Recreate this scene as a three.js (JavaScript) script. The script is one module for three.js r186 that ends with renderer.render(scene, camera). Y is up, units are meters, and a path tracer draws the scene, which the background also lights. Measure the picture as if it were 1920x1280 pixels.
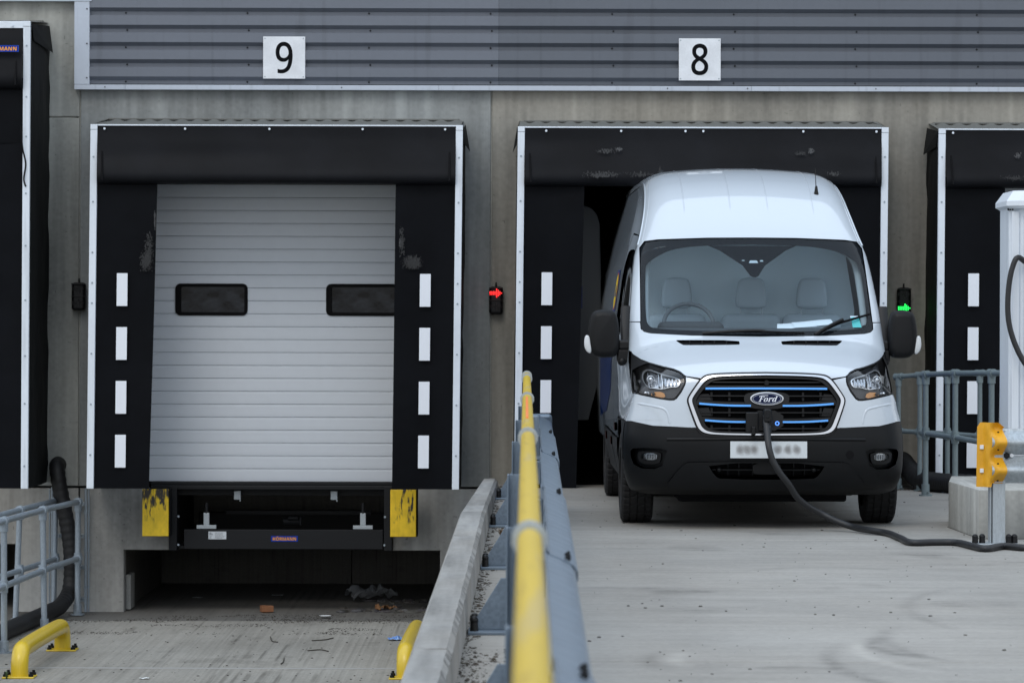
import * as THREE from 'three';
import { mergeGeometries, toCreasedNormals } from 'three/addons/utils/BufferGeometryUtils.js';
import { RoundedBoxGeometry } from 'three/addons/geometries/RoundedBoxGeometry.js';
import { FontLoader } from 'three/addons/loaders/FontLoader.js';
import { TextGeometry } from 'three/addons/geometries/TextGeometry.js';

// ---------------------------------------------------------------- camera, sky, sun, exposure
const scene = new THREE.Scene();
const camera = new THREE.PerspectiveCamera(11.079, 1.5, 0.3, 400);
camera.position.set(0, 1.59, 0);
camera.rotation.z = 0.0026;
camera.setViewOffset(1920, 1280, -40, 60, 1920, 1280);
camera.focus = 26.2;
camera.userData.fStop = 6.2;
const renderer = new THREE.WebGLRenderer({ antialias: true });
renderer.setSize(1024, 682);
renderer.toneMapping = THREE.LinearToneMapping;
renderer.toneMappingExposure = 1.15;
renderer.shadowMap.enabled = true;
renderer.shadowMap.type = THREE.PCFSoftShadowMap;

// seeded randomness and periodic noise
let seed = 7;
const rnd = () => { seed = (seed * 1664525 + 1013904223) >>> 0; return seed / 4294967296; };
const rr = (a, b) => a + (b - a) * rnd();
const hash = (x, y, s) => { let h = (x * 374761393 + y * 668265263 + s * 1274126177) | 0; h = Math.imul(h ^ (h >>> 13), 1274126177); h ^= h >>> 16; return (h >>> 0) / 4294967296; };
function noise(x, y, px, py, s) {
  const xi = Math.floor(x), yi = Math.floor(y); let fx = x - xi, fy = y - yi;
  fx = fx * fx * (3 - 2 * fx); fy = fy * fy * (3 - 2 * fy);
  const m = (a, n) => ((a % n) + n) % n, x0 = m(xi, px), x1 = m(xi + 1, px), y0 = m(yi, py), y1 = m(yi + 1, py);
  const a = hash(x0, y0, s), b = hash(x1, y0, s), c = hash(x0, y1, s), d = hash(x1, y1, s);
  return a + (b - a) * fx + (c - a + (a - b - c + d) * fx) * fy;
}
function fbm(u, v, fu, fv, oct, s) { let t = 0, a = 0.5, n = 0; for (let k = 0; k < oct; k++) { t += a * noise(u * fu, v * fv, fu, fv, s + k); n += a; a *= 0.55; fu *= 2; fv *= 2; } return t / n; }
const sstep = (a, b, x) => { const t = Math.min(1, Math.max(0, (x - a) / (b - a))); return t * t * (3 - 2 * t); };
const clamp01 = (x) => Math.min(1, Math.max(0, x));
const lerp = (a, b, t) => a + (b - a) * t;
function tex(w, h, fn, srgb = false) {
  const d = new Uint8Array(w * h * 4);
  for (let j = 0; j < h; j++) for (let i = 0; i < w; i++) {
    const c = fn((i + 0.5) / w, (j + 0.5) / h), k = (j * w + i) * 4;
    if (typeof c === 'number') { d[k] = d[k + 1] = d[k + 2] = 255 * clamp01(c); } else { for (let q = 0; q < 3; q++) d[k + q] = 255 * clamp01(c[q]); }
    d[k + 3] = 255;
  }
  const t = new THREE.DataTexture(d, w, h, THREE.RGBAFormat);
  t.wrapS = t.wrapT = THREE.RepeatWrapping; t.magFilter = THREE.LinearFilter; t.minFilter = THREE.LinearMipmapLinearFilter; t.generateMipmaps = true;
  if (srgb) t.colorSpace = THREE.SRGBColorSpace;
  t.needsUpdate = true; return t;
}

// overcast sky, brighter towards the zenith
{
  const W = 256, H = 128, d = new Float32Array(W * H * 4);
  for (let j = 0; j < H; j++) for (let i = 0; i < W; i++) {
    const e = ((j + 0.5) / H - 0.5) * Math.PI, s = Math.max(0, Math.sin(e));
    const cloud = 0.86 + 0.28 * fbm(i / W, j / H, 6, 4, 4, 91);
    const L = (0.80 + 0.42 * s) * cloud, k = (j * W + i) * 4;
    d[k] = L * (0.985 - 0.155 * s); d[k + 1] = L; d[k + 2] = L * (1.03 + 0.19 * s); d[k + 3] = 1;
  }
  const sky = new THREE.DataTexture(d, W, H, THREE.RGBAFormat, THREE.FloatType);
  sky.mapping = THREE.EquirectangularReflectionMapping; sky.magFilter = sky.minFilter = THREE.LinearFilter; sky.needsUpdate = true;
  scene.background = sky; scene.environment = sky;
}
const sun = new THREE.DirectionalLight(0xfff4e6, 0.75);
sun.position.set(-10, 34, 4); sun.target.position.set(0, 0, -27);
sun.castShadow = true; sun.shadow.radius = 48; sun.shadow.mapSize.set(4096, 4096);
Object.assign(sun.shadow.camera, { left: -16, right: 16, top: 18, bottom: -18, near: 1, far: 80 });
scene.add(sun, sun.target);

// ---------------------------------------------------------------- helpers
const F = 6600, EYE = 1.59;                                   // the lens, to turn measured sizes into metres at a depth
const wx = (px, D) => (px - 1000) / F * D, wy = (py, D) => EYE - (py - 580) / F * D;
const V = (x, y, z) => new THREE.Vector3(x, y, z);
const used = new Map();
function numbered(n) { const k = used.get(n) ?? 0; used.set(n, k + 1); return k ? n + '_' + String(k).padStart(3, '0') : n; }
function tag(o, label, category, group, kind) { if (label) o.userData.label = label; if (category) o.userData.category = category; if (group) o.userData.group = group; if (kind) o.userData.kind = kind; return o; }
function thing(name, label, category, pos = [0, 0, 0], group) { const o = new THREE.Group(); o.name = numbered(name); o.position.set(...pos); scene.add(o); return tag(o, label, category, group); }
function norm(g) { g = g.index ? g.toNonIndexed() : g; for (const k of Object.keys(g.attributes)) if (!['position', 'normal', 'uv'].includes(k)) g.deleteAttribute(k); if (!g.attributes.uv) g.setAttribute('uv', new THREE.BufferAttribute(new Float32Array(g.attributes.position.count * 2), 2)); if (!g.attributes.normal) g.computeVertexNormals(); g.morphAttributes = {}; return g; }
const merge = (list) => list.length === 1 ? norm(list[0]) : mergeGeometries(list.map(norm));
function part(name, geo, mat, parent, label) { const m = new THREE.Mesh(Array.isArray(geo) ? merge(geo) : geo, mat); m.name = name; m.castShadow = m.receiveShadow = true; parent.add(m); if (label) m.userData.label = label; return m; }
function solo(name, geo, mat, label, category, group) { const m = part(numbered(name), geo, mat, scene); return tag(m, label, category, group); }
function struct(name, geo, mat) { const m = part(name, geo, mat, scene); m.userData.kind = 'structure'; return m; }
const box = (x0, x1, y0, y1, z0, z1) => new THREE.BoxGeometry(x1 - x0, y1 - y0, z1 - z0).translate((x0 + x1) / 2, (y0 + y1) / 2, (z0 + z1) / 2);
function rbox(x0, x1, y0, y1, z0, z1, r = 0.01, seg = 2) { return new RoundedBoxGeometry(x1 - x0, y1 - y0, z1 - z0, seg, Math.min(r, (x1 - x0) / 2.01, (y1 - y0) / 2.01, (z1 - z0) / 2.01)).translate((x0 + x1) / 2, (y0 + y1) / 2, (z0 + z1) / 2); }
function bar(a, b, r, seg = 16, r2 = r) { const d = b.clone().sub(a), g = new THREE.CylinderGeometry(r2, r, d.length(), seg); g.applyQuaternion(new THREE.Quaternion().setFromUnitVectors(V(0, 1, 0), d.clone().normalize())); return g.translate((a.x + b.x) / 2, (a.y + b.y) / 2, (a.z + b.z) / 2); }
function tube(pts, r, n = 80, seg = 12, tension) { const c = new THREE.CatmullRomCurve3(pts, false, tension === undefined ? 'centripetal' : 'catmullrom', tension); return new THREE.TubeGeometry(c, n, r, seg, false); }
const ball = (p, r, w = 12, h = 8) => new THREE.SphereGeometry(r, w, h).translate(p.x, p.y, p.z);
function uvBox(g, s = 1, ox = 0, oy = 0) {                     // planar uv in metres / s, by the way a face points
  g = norm(g); const p = g.attributes.position, n = g.attributes.normal, u = g.attributes.uv;
  for (let i = 0; i < p.count; i++) {
    const ax = Math.abs(n.getX(i)), ay = Math.abs(n.getY(i)), az = Math.abs(n.getZ(i));
    const [a, b] = az >= ax && az >= ay ? [p.getX(i), p.getY(i)] : ay >= ax ? [p.getX(i), p.getZ(i)] : [p.getZ(i), p.getY(i)];
    u.setXY(i, a / s + ox, b / s + oy);
  }
  return g;
}
function extr(pts, depth, bevel = 0, holes = []) {
  const s = new THREE.Shape(pts.map(([a, b]) => new THREE.Vector2(a, b)));
  for (const h of holes) s.holes.push(new THREE.Path(h.map(([a, b]) => new THREE.Vector2(a, b))));
  return new THREE.ExtrudeGeometry(s, { depth, bevelEnabled: bevel > 0, bevelSize: bevel, bevelThickness: bevel, bevelOffset: -bevel, bevelSegments: 2, curveSegments: 8 });
}
function bolt(p, dir, r, h) { return bar(p, p.clone().addScaledVector(dir, h), r, 6); }
const M = (color, roughness = 0.6, more = {}) => new THREE.MeshPhysicalMaterial({ color: Array.isArray(color) ? new THREE.Color().setRGB(...color) : color, roughness, ...more });

// ---------------------------------------------------------------- textures and materials
const T = 1024;
const wallTex = tex(T, T, (u, v) => {                          // 4 m of shuttered concrete: blotches, vertical runs, pits
  const blot = fbm(u, v, 3, 3, 4, 11), run = fbm(u, v, 46, 3, 4, 21), fine = fbm(u, v, 128, 128, 2, 31), runs2 = sstep(0.56, 0.8, fbm(u, v, 24, 2, 3, 41));
  let a = 0.62 + 0.34 * (blot - 0.5) + 0.40 * (run - 0.5) + 0.12 * (fine - 0.5) + 0.22 * runs2 * fbm(u, v, 90, 6, 2, 44);
  if (noise(u * 170, v * 170, 170, 170, 51) > 0.965) a -= 0.22;
  const w = 0.02 * (fbm(u, v, 4, 4, 3, 61) - 0.5);
  return [a + w * 1.6, a, a - w * 2];
});
const wallBump = tex(512, 512, (u, v) => 0.5 + 0.35 * (fbm(u, v, 60, 8, 3, 22) - 0.5) + 0.3 * (fbm(u, v, 96, 96, 2, 33) - 0.5));
const concrete = (c, rough = 0.86) => M(c, rough, { map: wallTex, bumpMap: wallBump, bumpScale: 0.006, specularIntensity: 0.5 });
const mixedArcs = [[1.95, 16.7, 0.34, 2.2, 4.4, -0.9], [2.15, 16.4, 0.62, 2.3, 4.3, 0.5], [2.3, 15.9, 0.95, 2.5, 4.2, -0.6], [0.95, 16.0, 0.3, 2.3, 4.0, 0.5], [1.05, 15.9, 0.52, 2.4, 3.7, -0.45], [2.5, 16.9, 0.8, 2.4, 4.1, -0.5], [1.8, 20.5, 0.7, 0.6, 2.6, -0.35], [3.2, 18.5, 1.2, 2, 3.8, -0.35]];
const rampTex = tex(1024, 2048, (u, v) => {                    // 5.12 m by 20.48 m, grain across the ramp
  const x = u * 5.12, D = v * 20.48 + 12;
  const blot = fbm(u, v, 3, 12, 4, 111), grain = fbm(u, v, 5, 420, 3, 121), fine = fbm(u, v, 240, 900, 2, 131), mid = fbm(u, v, 14, 90, 3, 141);
  let a = 0.66 + 0.17 * (blot - 0.5) + 0.13 * (grain - 0.5) + 0.12 * (fine - 0.5) + 0.12 * (mid - 0.5);
  a -= 0.20 * sstep(0.66, 0.82, fbm(u, v, 9, 34, 3, 151)) * fbm(u, v, 30, 300, 2, 152);
  for (const [cx, cd, r, a0, a1, s] of mixedArcs) {
    const dx = x - cx, dd = (D - cd) * 0.55, q = Math.hypot(dx, dd), an = Math.atan2(dd, dx) + (Math.atan2(dd, dx) < 0 ? 6.283 : 0);
    const k = Math.exp(-(((q - r) / 0.045) ** 2)) * sstep(a0, a0 + 0.5, an) * (1 - sstep(a1 - 0.5, a1, an));
    if (k > 0.01) a += s * 0.34 * k * (0.3 + 0.9 * fbm(u, v, 60, 240, 2, 161));
  }
  const wheel = Math.exp(-(((x - 0.75) / 0.22) ** 2)) + Math.exp(-(((x - 2.6) / 0.22) ** 2));
  a -= 0.10 * wheel * fbm(u, v, 7, 60, 3, 171);
  if (noise(u * 520, v * 1400, 520, 1400, 181) > 0.985) a -= 0.3;
  const w = 0.016 * (fbm(u, v, 5, 20, 3, 191) - 0.5);
  return [a + w, a, a - w];
});
const rampBump = tex(512, 1024, (u, v) => 0.5 + 0.4 * (fbm(u, v, 8, 380, 3, 122) - 0.5) + 0.3 * (fbm(u, v, 200, 400, 2, 133) - 0.5));
const yardTex = tex(1024, 1024, (u, v) => {                    // 4 m by 8 m, brushed towards the wall
  const blot = fbm(u, v, 5, 8, 4, 211), brush = fbm(u, v, 190, 3, 3, 221), fine = fbm(u, v, 256, 300, 2, 231);
  let a = 0.62 + 0.26 * (blot - 0.5) + 0.20 * (brush - 0.5) + 0.15 * (fine - 0.5);
  a -= 0.22 * sstep(0.70, 0.84, noise(u * 150, v * 4, 150, 4, 241)) * sstep(0.4, 0.7, fbm(u, v, 8, 10, 3, 242));
  a -= 0.10 * sstep(0.64, 0.8, fbm(u, v, 12, 20, 4, 251));
  const w = 0.02 * (fbm(u, v, 4, 4, 3, 261) - 0.5);
  return [a + 0.012 + w, a, a - 0.016 - w];
});
const yardBump = tex(1024, 256, (u, v) => 0.5 + 0.5 * (noise(u * 150, v * 4, 150, 4, 241) - 0.5) + 0.4 * (fbm(u, v, 190, 3, 2, 221) - 0.5));
const grimeTex = tex(512, 512, (u, v) => { const a = 0.86 + 0.2 * (fbm(u, v, 4, 4, 4, 311) - 0.5) + 0.1 * (fbm(u, v, 60, 60, 2, 321) - 0.5); return a; });
const galvTex = tex(512, 512, (u, v) => { const a = 0.74 + 0.20 * (fbm(u, v, 28, 28, 3, 331) - 0.5) + 0.2 * (fbm(u, v, 5, 5, 3, 341) - 0.5) + 0.2 * (noise(u * 90, v * 90, 90, 90, 351) - 0.5); return [a * 0.97, a, a * 1.03]; });
const galvRough = tex(256, 256, (u, v) => 0.55 + 0.3 * (fbm(u, v, 20, 20, 3, 361) - 0.5));
const rubTex = tex(512, 512, (u, v) => 0.7 + 0.5 * (fbm(u, v, 5, 5, 5, 371) - 0.5) + 0.14 * (fbm(u, v, 120, 120, 2, 372) - 0.5));
const fabBump = tex(512, 512, (u, v) => 0.5 + 0.6 * (fbm(u, v, 3, 4, 3, 381) - 0.5));
const doorTex = tex(256, 256, (u, v) => 0.94 + 0.08 * (fbm(u, v, 2, 3, 4, 395) - 0.5) + 0.03 * (fbm(u, v, 60, 60, 2, 396) - 0.5));
const panelTex = tex(512, 512, (u, v) => { const a = 0.88 + 0.14 * (fbm(u, v, 2, 3, 4, 391) - 0.5) + 0.05 * (fbm(u, v, 90, 90, 2, 392) - 0.5) - 0.1 * sstep(0.6, 0.8, fbm(u, v, 50, 3, 3, 393)); return a; });

const MAT = {
  wallGrey: concrete([0.50, 0.51, 0.475]), wallBlue: concrete([0.43, 0.455, 0.452]), wallBrown: concrete([0.445, 0.43, 0.382]), plinth: concrete([0.56, 0.56, 0.535]), kerb: concrete([0.46, 0.455, 0.435]), block: concrete([0.60, 0.60, 0.565]),
  ramp: M([0.452, 0.436, 0.402], 0.8, { map: rampTex, bumpMap: rampBump, bumpScale: 0.006, specularIntensity: 0.4 }),
  yard: M([0.44, 0.425, 0.385], 0.85, { map: yardTex, bumpMap: yardBump, bumpScale: 0.01, specularIntensity: 0.4 }),
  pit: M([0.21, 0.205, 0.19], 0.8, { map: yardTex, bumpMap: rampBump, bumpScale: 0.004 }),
  cladding: M([0.160, 0.180, 0.218], 0.42, { map: panelTex }), claddingDark: M([0.125, 0.142, 0.172], 0.42, { map: panelTex }),
  flashing: M([0.54, 0.60, 0.69], 0.4, { map: panelTex }),
  whiteMetal: M([0.80, 0.87, 0.95], 0.4, { map: panelTex }),
  rubber: M([0.0056, 0.0066, 0.0092], 0.55, { map: rubTex, bumpMap: fabBump, bumpScale: 0.012, specularIntensity: 0.15 }),
  rubberTop: M([0.0085, 0.0095, 0.0125], 0.5, { map: rubTex, bumpMap: fabBump, bumpScale: 0.012, specularIntensity: 0.24 }),  // lighter copy of the curtain rubber, skylight on the top curtain put into colour
  rubberSide: M([0.010, 0.011, 0.011], 0.75, { map: rubTex, bumpMap: fabBump, bumpScale: 0.03, specularIntensity: 0.35 }),
  dash: M([0.78, 0.82, 0.88], 0.45), scuff: M([0.16, 0.165, 0.17], 0.9, { transparent: true }),
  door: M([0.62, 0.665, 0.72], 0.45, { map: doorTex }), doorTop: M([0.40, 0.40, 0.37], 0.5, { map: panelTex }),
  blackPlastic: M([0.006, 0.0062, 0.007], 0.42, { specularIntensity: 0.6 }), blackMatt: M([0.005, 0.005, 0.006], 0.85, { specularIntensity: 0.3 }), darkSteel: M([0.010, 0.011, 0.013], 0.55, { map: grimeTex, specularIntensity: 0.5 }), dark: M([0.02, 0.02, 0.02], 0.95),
  shadedDoor: M([0.13, 0.14, 0.15], 0.6), roofSheet: M([0.17, 0.175, 0.165], 0.7, { map: grimeTex }), trim: M([0.30, 0.33, 0.34], 0.9), lampHouse: M([0.045, 0.049, 0.056], 0.45), rimSteel: M([0.03, 0.03, 0.032], 0.5), orange: M([0.85, 0.20, 0.02], 0.5), steering: M([0.13, 0.145, 0.16], 0.7),
  sealant: M([0.36, 0.355, 0.34], 0.8, { map: grimeTex }),
  galvBlue: M([0.21, 0.265, 0.325], 0.75, { map: galvTex, roughnessMap: galvRough, metalness: 0.35 }),
  galv: M([0.44, 0.50, 0.55], 0.7, { map: galvTex, roughnessMap: galvRough, metalness: 0.45 }), galvPale: M([0.52, 0.56, 0.58], 0.7, { map: galvTex, roughnessMap: galvRough, metalness: 0.3 }),
  railGreen: M([0.26, 0.32, 0.33], 0.6, { map: galvTex, metalness: 0.3 }),
  yellow: M([0.74, 0.52, 0.02], 0.38, { map: grimeTex, clearcoat: 0.4, clearcoatRoughness: 0.25 }), yellowRail: M([0.80, 0.56, 0.03], 0.5, { map: grimeTex, specularIntensity: 0.25, clearcoat: 0.06, clearcoatRoughness: 0.15 }), amberYellow: M([0.80, 0.40, 0.012], 0.45, { map: grimeTex }),
  white: M([0.84, 0.88, 0.93], 0.35, { map: grimeTex }), charger: M([0.74, 0.80, 0.87], 0.35, { map: panelTex }),
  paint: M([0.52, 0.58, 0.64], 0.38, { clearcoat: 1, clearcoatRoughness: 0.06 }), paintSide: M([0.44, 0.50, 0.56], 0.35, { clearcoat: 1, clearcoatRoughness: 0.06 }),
  bumper: M([0.0055, 0.0064, 0.0078], 0.44, { map: rubTex, specularIntensity: 0.5, bumpMap: fabBump, bumpScale: 0.0005 }), tyre: M([0.010, 0.010, 0.011], 0.8, { map: rubTex }), cable: M([0.012, 0.013, 0.015], 0.5), hose: M([0.008, 0.008, 0.009], 0.6),
  chrome: M([0.62, 0.64, 0.67], 0.18, { metalness: 1 }), silver: M([0.70, 0.72, 0.74], 0.3, { metalness: 0.9 }), reflector: M([0.46, 0.48, 0.51], 0.22, { metalness: 1 }),
  glass: M([0.86, 0.95, 1.0], 0.02, { transmission: 1, thickness: 0, ior: 1.5, specularIntensity: 0.4 }), clear: M([0.97, 0.98, 0.99], 0.02, { transmission: 1, thickness: 0, ior: 1.5 }), darkGlass: M([0.018, 0.02, 0.024], 0.12, { clearcoat: 1 }),
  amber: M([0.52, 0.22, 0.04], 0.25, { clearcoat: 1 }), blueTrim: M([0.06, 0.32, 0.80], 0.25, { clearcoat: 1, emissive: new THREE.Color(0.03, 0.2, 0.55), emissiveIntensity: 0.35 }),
  orangeLamp: M([0.75, 0.10, 0.02], 0.25, { clearcoat: 1 }), blueWrap: M([0.012, 0.10, 0.52], 0.35, { clearcoat: 1 }), logoBlue: M([0.008, 0.03, 0.16], 0.4), logoYellow: M([0.85, 0.60, 0.0], 0.4), logoRed: M([0.6, 0.02, 0.02], 0.4), mirrorShell: M([0.008, 0.0085, 0.010], 0.5, { map: rubTex, specularIntensity: 0.5 }), lampClear: M([0.62, 0.65, 0.67], 0.15, { clearcoat: 1 }),
  interior: M([0.74, 0.82, 0.86], 0.9), frit: M([0.004, 0.0045, 0.006], 0.7, { specularIntensity: 0.1 }), dashTop: M([0.045, 0.048, 0.052], 0.8), seat: M([0.40, 0.45, 0.485], 0.9), paper: M([0.80, 0.82, 0.84], 0.8),
  ink: M([0.004, 0.0045, 0.006], 0.8, { specularIntensity: 0.2 }), soil: M([0.055, 0.048, 0.038], 0.95), leaf: M([0.06, 0.10, 0.03], 0.8, { side: THREE.DoubleSide }), dryLeaf: M([0.12, 0.075, 0.04], 0.9, { side: THREE.DoubleSide }),
};
const font = await new FontLoader().loadAsync('fonts/droid/droid_sans_regular.typeface.json');
function canvasTex(w, h, draw) { const c = document.createElement('canvas'); c.width = w; c.height = h; draw(c.getContext('2d'), w, h); const t = new THREE.CanvasTexture(c); t.colorSpace = THREE.SRGBColorSpace; t.magFilter = THREE.LinearFilter; return t; }
MAT.guardBlack = M([0.004, 0.004, 0.0045], 0.7, { specularIntensity: 0.2 });
function printed(w, h, draw, rough = 0.55) { return M(0xffffff, rough, { specularIntensity: 0.3, map: canvasTex(w, h, draw) }); }
const makerTex = (g, w, h) => { g.fillStyle = '#0b2a86'; g.fillRect(0, 0, w, h); g.strokeStyle = '#1b49b8'; g.lineWidth = h * 0.05; g.strokeRect(h * 0.05, h * 0.05, w - h * 0.1, h - h * 0.1); g.fillStyle = '#f2a21e'; g.font = 'bold ' + Math.round(h * 0.8) + 'px sans-serif'; g.textAlign = 'center'; g.textBaseline = 'middle'; g.fillText('HÖRMANN', w / 2, h * 0.53, w * 0.9); };
const railTex = tex(512, 512, (u, v) => { const d = 0.9 + 0.16 * (fbm(u, v, 8, 5, 4, 411) - 0.5), k = sstep(0.62, 0.78, fbm(u, v, 10, 14, 5, 421)) * 0.35, q = 0.5 * sstep(0.66, 0.8, fbm(u, v, 40, 60, 3, 431)); return [lerp(0.60 * d, 0.34, k) * (1 - 0.45 * q), lerp(0.425 * d, 0.30, k) * (1 - 0.5 * q), lerp(0.035, 0.24, k) * (1 - 0.3 * q)]; });
MAT.yellowRail = M(0xffffff, 0.45, { map: railTex, specularIntensity: 0.3, clearcoat: 0.08, clearcoatRoughness: 0.2 });
MAT.maker = printed(512, 110, makerTex);
MAT.info = printed(128, 56, (g, w, h) => { g.fillStyle = '#c9cfd4'; g.fillRect(0, 0, w, h); g.fillStyle = '#4a4f55'; for (let k = 0; k < 6; k++) { g.fillRect(46, 8 + k * 8, 50 + 24 * hash(k, 1, 3), 2); g.fillRect(6, 8 + k * 8, 12 + 20 * hash(k, 2, 3), k < 2 ? 4 : 2); } });
MAT.plateWhite = printed(512, 112, (g, w, h) => { g.fillStyle = '#cfd6da'; g.fillRect(0, 0, w, h); for (let k = 0; k < 420; k++) { const c = [0.13, 0.22, 0.31, 0.62, 0.75, 0.86][k % 6] * w, x = c + (hash(k, 1, 5) + hash(k, 2, 5) - 1) * 26, y = h * 0.5 + (hash(k, 3, 5) + hash(k, 4, 5) - 1) * 32; g.fillStyle = 'rgba(120,128,134,0.05)'; g.beginPath(); g.arc(x, y, 16, 0, 6.3); g.fill(); } });
MAT.emblem = printed(512, 192, (g, w, h) => { g.fillStyle = '#121c3c'; g.fillRect(0, 0, w, h); g.strokeStyle = '#cfd6e2'; g.lineWidth = 5; g.beginPath(); g.ellipse(w / 2, h / 2, w * 0.455, h * 0.43, 0, 0, 6.3); g.stroke(); g.fillStyle = '#e8edf5'; g.font = 'italic bold 124px serif'; g.textAlign = 'center'; g.textBaseline = 'middle'; g.save(); g.transform(1, 0, -0.18, 1, 18, 0); g.fillText('Ford', w * 0.52, h * 0.53, w * 0.62); g.restore(); g.strokeStyle = '#e8edf5'; g.lineWidth = 9; g.beginPath(); g.moveTo(w * 0.26, h * 0.36); g.bezierCurveTo(w * 0.24, h * 0.2, w * 0.42, h * 0.22, w * 0.54, h * 0.22); g.stroke(); });
// flat front face with its own uv from 0 to 1, on a thin plate
function plate(w, h, d) { const g = new THREE.BoxGeometry(w, h, d); return g; }
// ---------------------------------------------------------------- the setting: lower yard, ramp
const WALL = 32.2, YARD = -1.18, DECK = 0;
const ground = struct('ground', uvBox(box(-160, 160, -1.6, -1.5, -160, 160), 8), MAT.yard);
{
  const yard = new THREE.Group(); yard.name = 'yard'; scene.add(yard); yard.userData.kind = 'structure';
  const uvYard = (g) => { g = uvBox(g, 4); const u = g.attributes.uv; for (let i = 0; i < u.count; i++) u.setY(i, u.getY(i) / 2); return g; };
  const rows = [31.25, 27.1, 21.1, 15.1, 9.1, 3.1, -6];
  for (let k = 0; k < rows.length - 1; k++) for (let c = 0; c < 3; c++) {
    const x1 = -0.42 - c * 6, x0 = x1 - 6;
    part('slab', uvYard(rbox(x0 + (c < 2 ? 0.006 : 0), x1, YARD - 0.3, YARD, -rows[k] + 0.02, -rows[k + 1] - (k ? 0.02 : 0.02), 0.012, 2)), MAT.yard, yard);
  }
  for (const D of rows.slice(1, -1)) part('joint_sealant', rbox(-18, -0.42, YARD - 0.1, YARD + 0.004, -D - 0.032, -D + 0.016, 0.004), MAT.sealant, yard);
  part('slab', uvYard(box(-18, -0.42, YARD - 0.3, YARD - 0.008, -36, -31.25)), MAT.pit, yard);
}
{
  const ramp = new THREE.Group(); ramp.name = 'ramp'; scene.add(ramp); ramp.userData.kind = 'structure';
  const rows = [31.95, 24.35, 15.9, 7.6, -1, -9];
  for (let k = 0; k < rows.length - 1; k++) {
    const g = uvBox(rbox(-0.36, 9.5, -0.5, DECK, -rows[k] + 0.012, -rows[k + 1] - 0.012, 0.008, 2), 1), u = g.attributes.uv, p = g.attributes.position;
    for (let i = 0; i < u.count; i++) u.setXY(i, p.getX(i) / 5.12, (-p.getZ(i) - 12) / 20.48 + (k % 2 ? 0 : 0.0));
    part('slab', g, MAT.ramp, ramp);
  }
  part('retaining_wall', uvBox(box(-0.45, -0.37, -1.5, -0.02, -31.95, 9), 4), MAT.kerb, ramp);
}
// parapet kerb along the ramp's edge: it bends and sinks a little near the wall
{
  const g = thing('parapet_kerb', 'long pale concrete kerb running beside the ramp edge up to the wall', 'kerb', [0, 0, 0]);
  const st = [[-8, -0.498, -0.33, 0.2], [4.4, -0.498, -0.33, 0.2], [14.4, -0.498, -0.33, 0.2], [24.2, -0.498, -0.328, 0.2], [31.6, -0.449, -0.318, 0.072]];
  const cut = [[14.4, 21.6], [21.6, 24.2], [24.2, 27.6], [27.6, 31.6], [4.4, 14.4], [-8, 4.4]];
  const at = (D) => { for (let i = 0; i < st.length - 1; i++) if (D <= st[i + 1][0] + 1e-6) { const t = (D - st[i][0]) / (st[i + 1][0] - st[i][0]); return st[i].map((v, k) => lerp(v, st[i + 1][k], t)); } return st.at(-1); };
  for (const [a, b] of cut) {
    const n = Math.ceil((b - a) / 0.12), pos = [], idx = [], ring = 8;
    for (let i = 0; i <= n; i++) {
      let D = lerp(a + 0.004, b - 0.004, i / n); const [, l, r, h] = at(D), e = 0.014, w = () => rr(-0.0022, 0.0022);
      for (const [x, y] of [[l, -1.2], [l, h - e - 0.004], [l + e, h + w()], [(l + r) / 2, h + w()], [r - e * 1.6 + w(), h + w()], [r + w(), h - e * 1.6], [r + 0.004, h * 0.5], [r + 0.006, -0.02]]) pos.push(x, y, -D);
    }
    for (let i = 0; i < n; i++) for (let k = 0; k < ring - 1; k++) { const q = i * ring + k; idx.push(q, q + ring, q + 1, q + 1, q + ring, q + ring + 1); }
    for (const i of [0, n]) for (let k = 1; k < ring - 1; k++) idx.push(i * ring, i * ring + (i ? k + 1 : k), i * ring + (i ? k : k + 1));
    let geo = new THREE.BufferGeometry(); geo.setAttribute('position', new THREE.Float32BufferAttribute(pos, 3)); geo.setIndex(idx); geo = toCreasedNormals(geo, 0.5);
    part('kerb_stone', uvBox(geo, 3, rnd(), rnd()), MAT.kerb, g);
  }
}

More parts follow.
